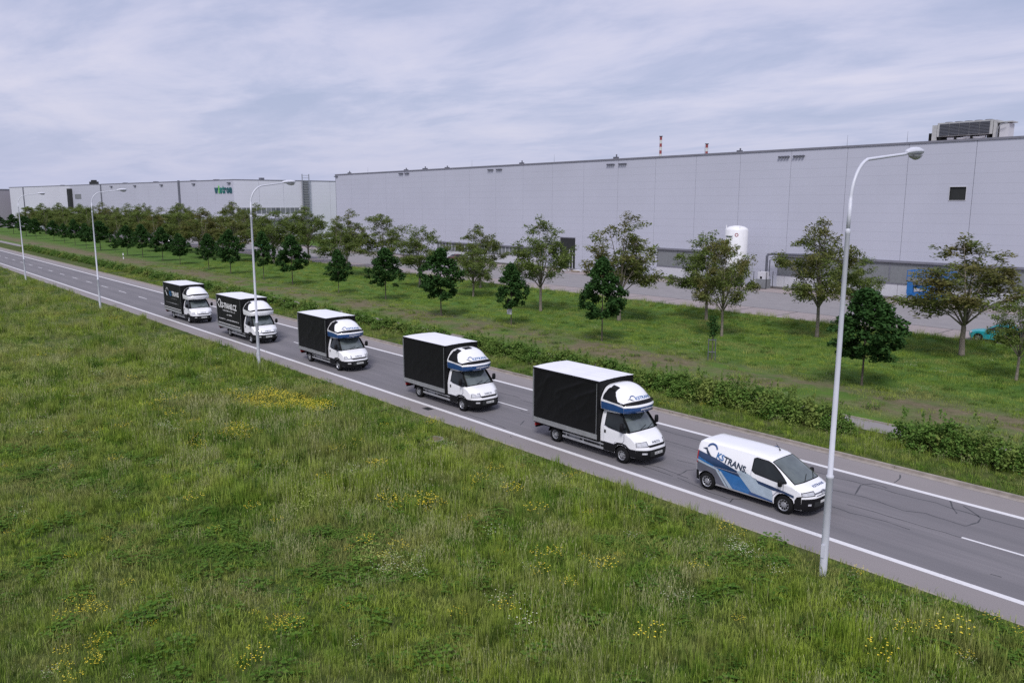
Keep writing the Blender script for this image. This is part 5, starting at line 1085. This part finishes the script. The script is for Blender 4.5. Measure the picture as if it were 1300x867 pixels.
def scatter(name, pts, label):
    me = bpy.data.meshes.new(name); me.from_pydata([p[:3] for p in pts], [], [])
    for nm_, ty, col_ in (('sc', 'FLOAT', 3), ('rz', 'FLOAT', 4), ('kind', 'INT', 5)):
        at = me.attributes.new(nm_, ty, 'POINT'); at.data.foreach_set('value', [p[col_] for p in pts])
    o = bpy.data.objects.new(name, me); COL.objects.link(o); tag(o, label, 'grass', kind='stuff')
    ng = bpy.data.node_groups.new(name, 'GeometryNodeTree'); ng.interface.new_socket('Geometry', in_out='INPUT', socket_type='NodeSocketGeometry'); ng.interface.new_socket('Geometry', in_out='OUTPUT', socket_type='NodeSocketGeometry')
    A = ng.nodes.new; gi, go = A('NodeGroupInput'), A('NodeGroupOutput'); iop = A('GeometryNodeInstanceOnPoints'); ci = A('GeometryNodeCollectionInfo')
    ci.inputs['Collection'].default_value = kc; ci.inputs['Separate Children'].default_value = True; ci.inputs['Reset Children'].default_value = True
    def at_(nm, t): q = A('GeometryNodeInputNamedAttribute'); q.data_type = t; q.inputs['Name'].default_value = nm; return q.outputs[0]
    cx_ = A('ShaderNodeCombineXYZ'); ng.links.new(at_('rz', 'FLOAT'), cx_.inputs[2]); 
    ng.links.new(gi.outputs[0], iop.inputs['Points']); ng.links.new(ci.outputs[0], iop.inputs['Instance']); iop.inputs['Pick Instance'].default_value = True
    ng.links.new(at_('kind', 'INT'), iop.inputs['Instance Index']); ng.links.new(cx_.outputs[0], iop.inputs['Rotation']); ng.links.new(at_('sc', 'FLOAT'), iop.inputs['Scale'])
    ng.links.new(iop.outputs[0], go.inputs[0]); md = o.modifiers.new('tufts', 'NODES'); md.node_group = ng; return o
P3 = []
for x_ in np.arange(-190, 12, .34):
    dist = max(0, -x_ - 25)
    st = .34 * (1 + dist / 60)
    if rnd.random() > 1 / (1 + dist / 60): continue
    for y_ in np.arange(-6, Y_EDGE, st * .95):
        # keep to the wedge the camera (or one a few steps aside) can see
        if y_ < (-x_ - 27) * .155 - 3 or y_ > Y_EDGE: continue
        if x_ > -2 and y_ < 12 + x_ * .5: continue
        x, y = x_ + rnd.uniform(-.2, .2), y_ + rnd.uniform(-.25, .25) * st / .34
        if y > Y_EDGE - .12: continue
        if math.hypot(x + 29.54, y - 20.62) < .62: continue
        a = fbm(x, y, .12, 2.0); b = fbm(x, y, .35, 12.0); c = fbm(x, y, .9, 30.0, 2); r_ = rnd.random(); edge = Y_EDGE - y
        k = rnd.choice((0, 1, 2))
        if r_ < .25 + 1.6 * (a + .5 * c): k = rnd.choice((3, 4, 11))
        if a < -.12 and r_ < .40: k = rnd.choice((5, 6))
        if b > .12 and r_ < .30 + b: k = 9
        if b < -.30 and r_ < .6: k = 11
        if c > .42 and r_ < .75 and a > -.1: k = 7
        if c < -.44 and r_ < .55: k = 8
        # the patches the photograph shows: yellow flowers in the middle, pale bloom and feathery weed
        for (fx, fy, fr, kk, pr) in ((-40.3,17.7,2.4,7,.92),(-38.2,18.5,1.6,7,.85),(-42.5,16.6,1.6,7,.45),(-40,12.9,1.2,7,.4),(-36,13.8,1.1,7,.6),(-36.1,11.8,.8,7,.5),(-23.7,14.9,.8,7,.8),(-22.5,15.6,.6,7,.6),(-19.8,12.1,1.15,7,.45),(-19.6,12.3,1.2,8,.55),(-19.8,12.1,1.2,12,.25),
                (-73,12.3,3.5,12,.5),(-67.7,9.5,3,12,.5),(-59.3,10.2,2.2,12,.5),(-57,8.1,2,12,.45),(-63.5,19,2.2,12,.5),(-71.6,14.5,3,12,.4),(-45.2,18.6,1.2,12,.7),(-86,15,4,12,.4),(-52,14,1.5,12,.3),(-27,12.3,1.9,4,.8),(-28.5,10.8,1.6,11,.8),(-25.4,12.6,1.2,12,.3),(-22.6,10.2,1.4,9,.7),(-20.5,8.4,1.5,9,.6),(-31,7.6,1.2,5,.5),
                (-12.9,20.9,.6,8,.7),(-10.3,20.6,.5,7,.8),(-18.2,8.0,.7,7,.4),(-23,4.2,1.2,7,.3),(-20,3.5,1.0,7,.4),(-10.9,17.0,.5,7,.5),(-13.5,18.9,.4,7,.6),(-27.5,16.3,.8,7,.5)):
            if math.hypot(x - fx, (y - fy) * 1.6) < fr and rnd.random() < pr: k = kk
        if k in (0, 1, 2, 5) and rnd.random() < .035: k = 7 if rnd.random() < .6 else 8
        low = .62 + .38 * smooth01((y - 3 - .25 * (x + 30)) / 9) if x > -60 else .85
        sc = low * rnd.uniform(.6, 1.3) * (1 + .45 * a + .4 * c) * (.55 if edge < .35 else (.72 if edge < 1.6 else 1))
        P3.append((x, y, terrain(x, y) - .02, sc * (st/.34)**.5, rnd.uniform(0, 6.28), k))
for x_ in np.arange(-62, 10, .46):
    for y_ in np.arange(-4, Y_EDGE - .2, .46 * (1 + max(0, -x_ - 30) / 50)):
        if y_ < (-x_ - 27) * .155 - 3 or (x_ > -2 and y_ < 12 + x_ * .5): continue
        x, y = x_ + rnd.uniform(-.23, .23), y_ + rnd.uniform(-.23, .23)
        P3.append((x, y, terrain(x, y) - .01, rnd.uniform(.8, 1.6), rnd.uniform(0, 6.28), 10 if rnd.random() < .85 else rnd.choice((5, 0))))
scatter('meadow_grass', P3, 'wild meadow grass with seed heads and yellow flowers in the foreground')
P3 = []
for x_ in np.arange(-150, 14, .42):
    if rnd.random() > 1 / (1 + max(0, -x_ - 30) / 70): continue
    for y_ in np.arange(Y_KERB + .25, Y_PATH0 + .1, .40):
        x, y = x_ + rnd.uniform(-.2, .2), y_ + rnd.uniform(-.2, .2); 
        if y < Y_KERB + .22: continue
        k = rnd.choice((0, 1, 2, 2, 5, 3)) if fbm(x, y, .3, 3) > 0 else rnd.choice((0, 1, 9 if rnd.random() < .3 else 0, 7 if rnd.random() < .2 else 1, 2))
        P3.append((x, y, terrain(x, y) - .01, rnd.uniform(.6, .95), rnd.uniform(0, 6.28), k))
scatter('verge_grass', P3, 'long grass strip between the far kerb and the hedge')
P3 = []
for x_ in np.arange(-150, 14, .62):
    d = 1 + max(0, -x_ - 30) / 60
    for y_ in np.arange(Y_PATH1 + .3, Y_PARK - .15, .62 * d):
        x, y = x_ + rnd.uniform(-.4, .4), y_ + rnd.uniform(-.4, .4) * d
        if y > Y_PARK - .2: continue
        bare = fbm(x, y, .22, 7) + (.25 if 40.5 < y < 45.5 else -.25)
        if bare > .12 and rnd.random() < .75: continue
        near_lot = y > 65.2 + fbm(x, 0, .2, 5)*2
        k = (rnd.choice((0, 1, 3, 5)) if near_lot else (10 if rnd.random() < .8 else rnd.choice((0, 1, 5, 8 if rnd.random() < .25 else 10))))
        P3.append((x, y, terrain(x, y) - .01, rnd.uniform(.8, 1.25) * (1.0 if near_lot else 1.1), rnd.uniform(0, 6.28), k))
scatter('lawn_grass', P3, 'short green lawn with bare brown patches beyond the path')
for me in bpy.data.meshes:
    if me.name.startswith(('ash_trunk', 'linden_trunk')): me.shade_smooth()
print('tris', sum(sum(len(p.vertices) - 2 for p in m.polygons) for m in bpy.data.meshes), 'objects', len(bpy.data.objects))
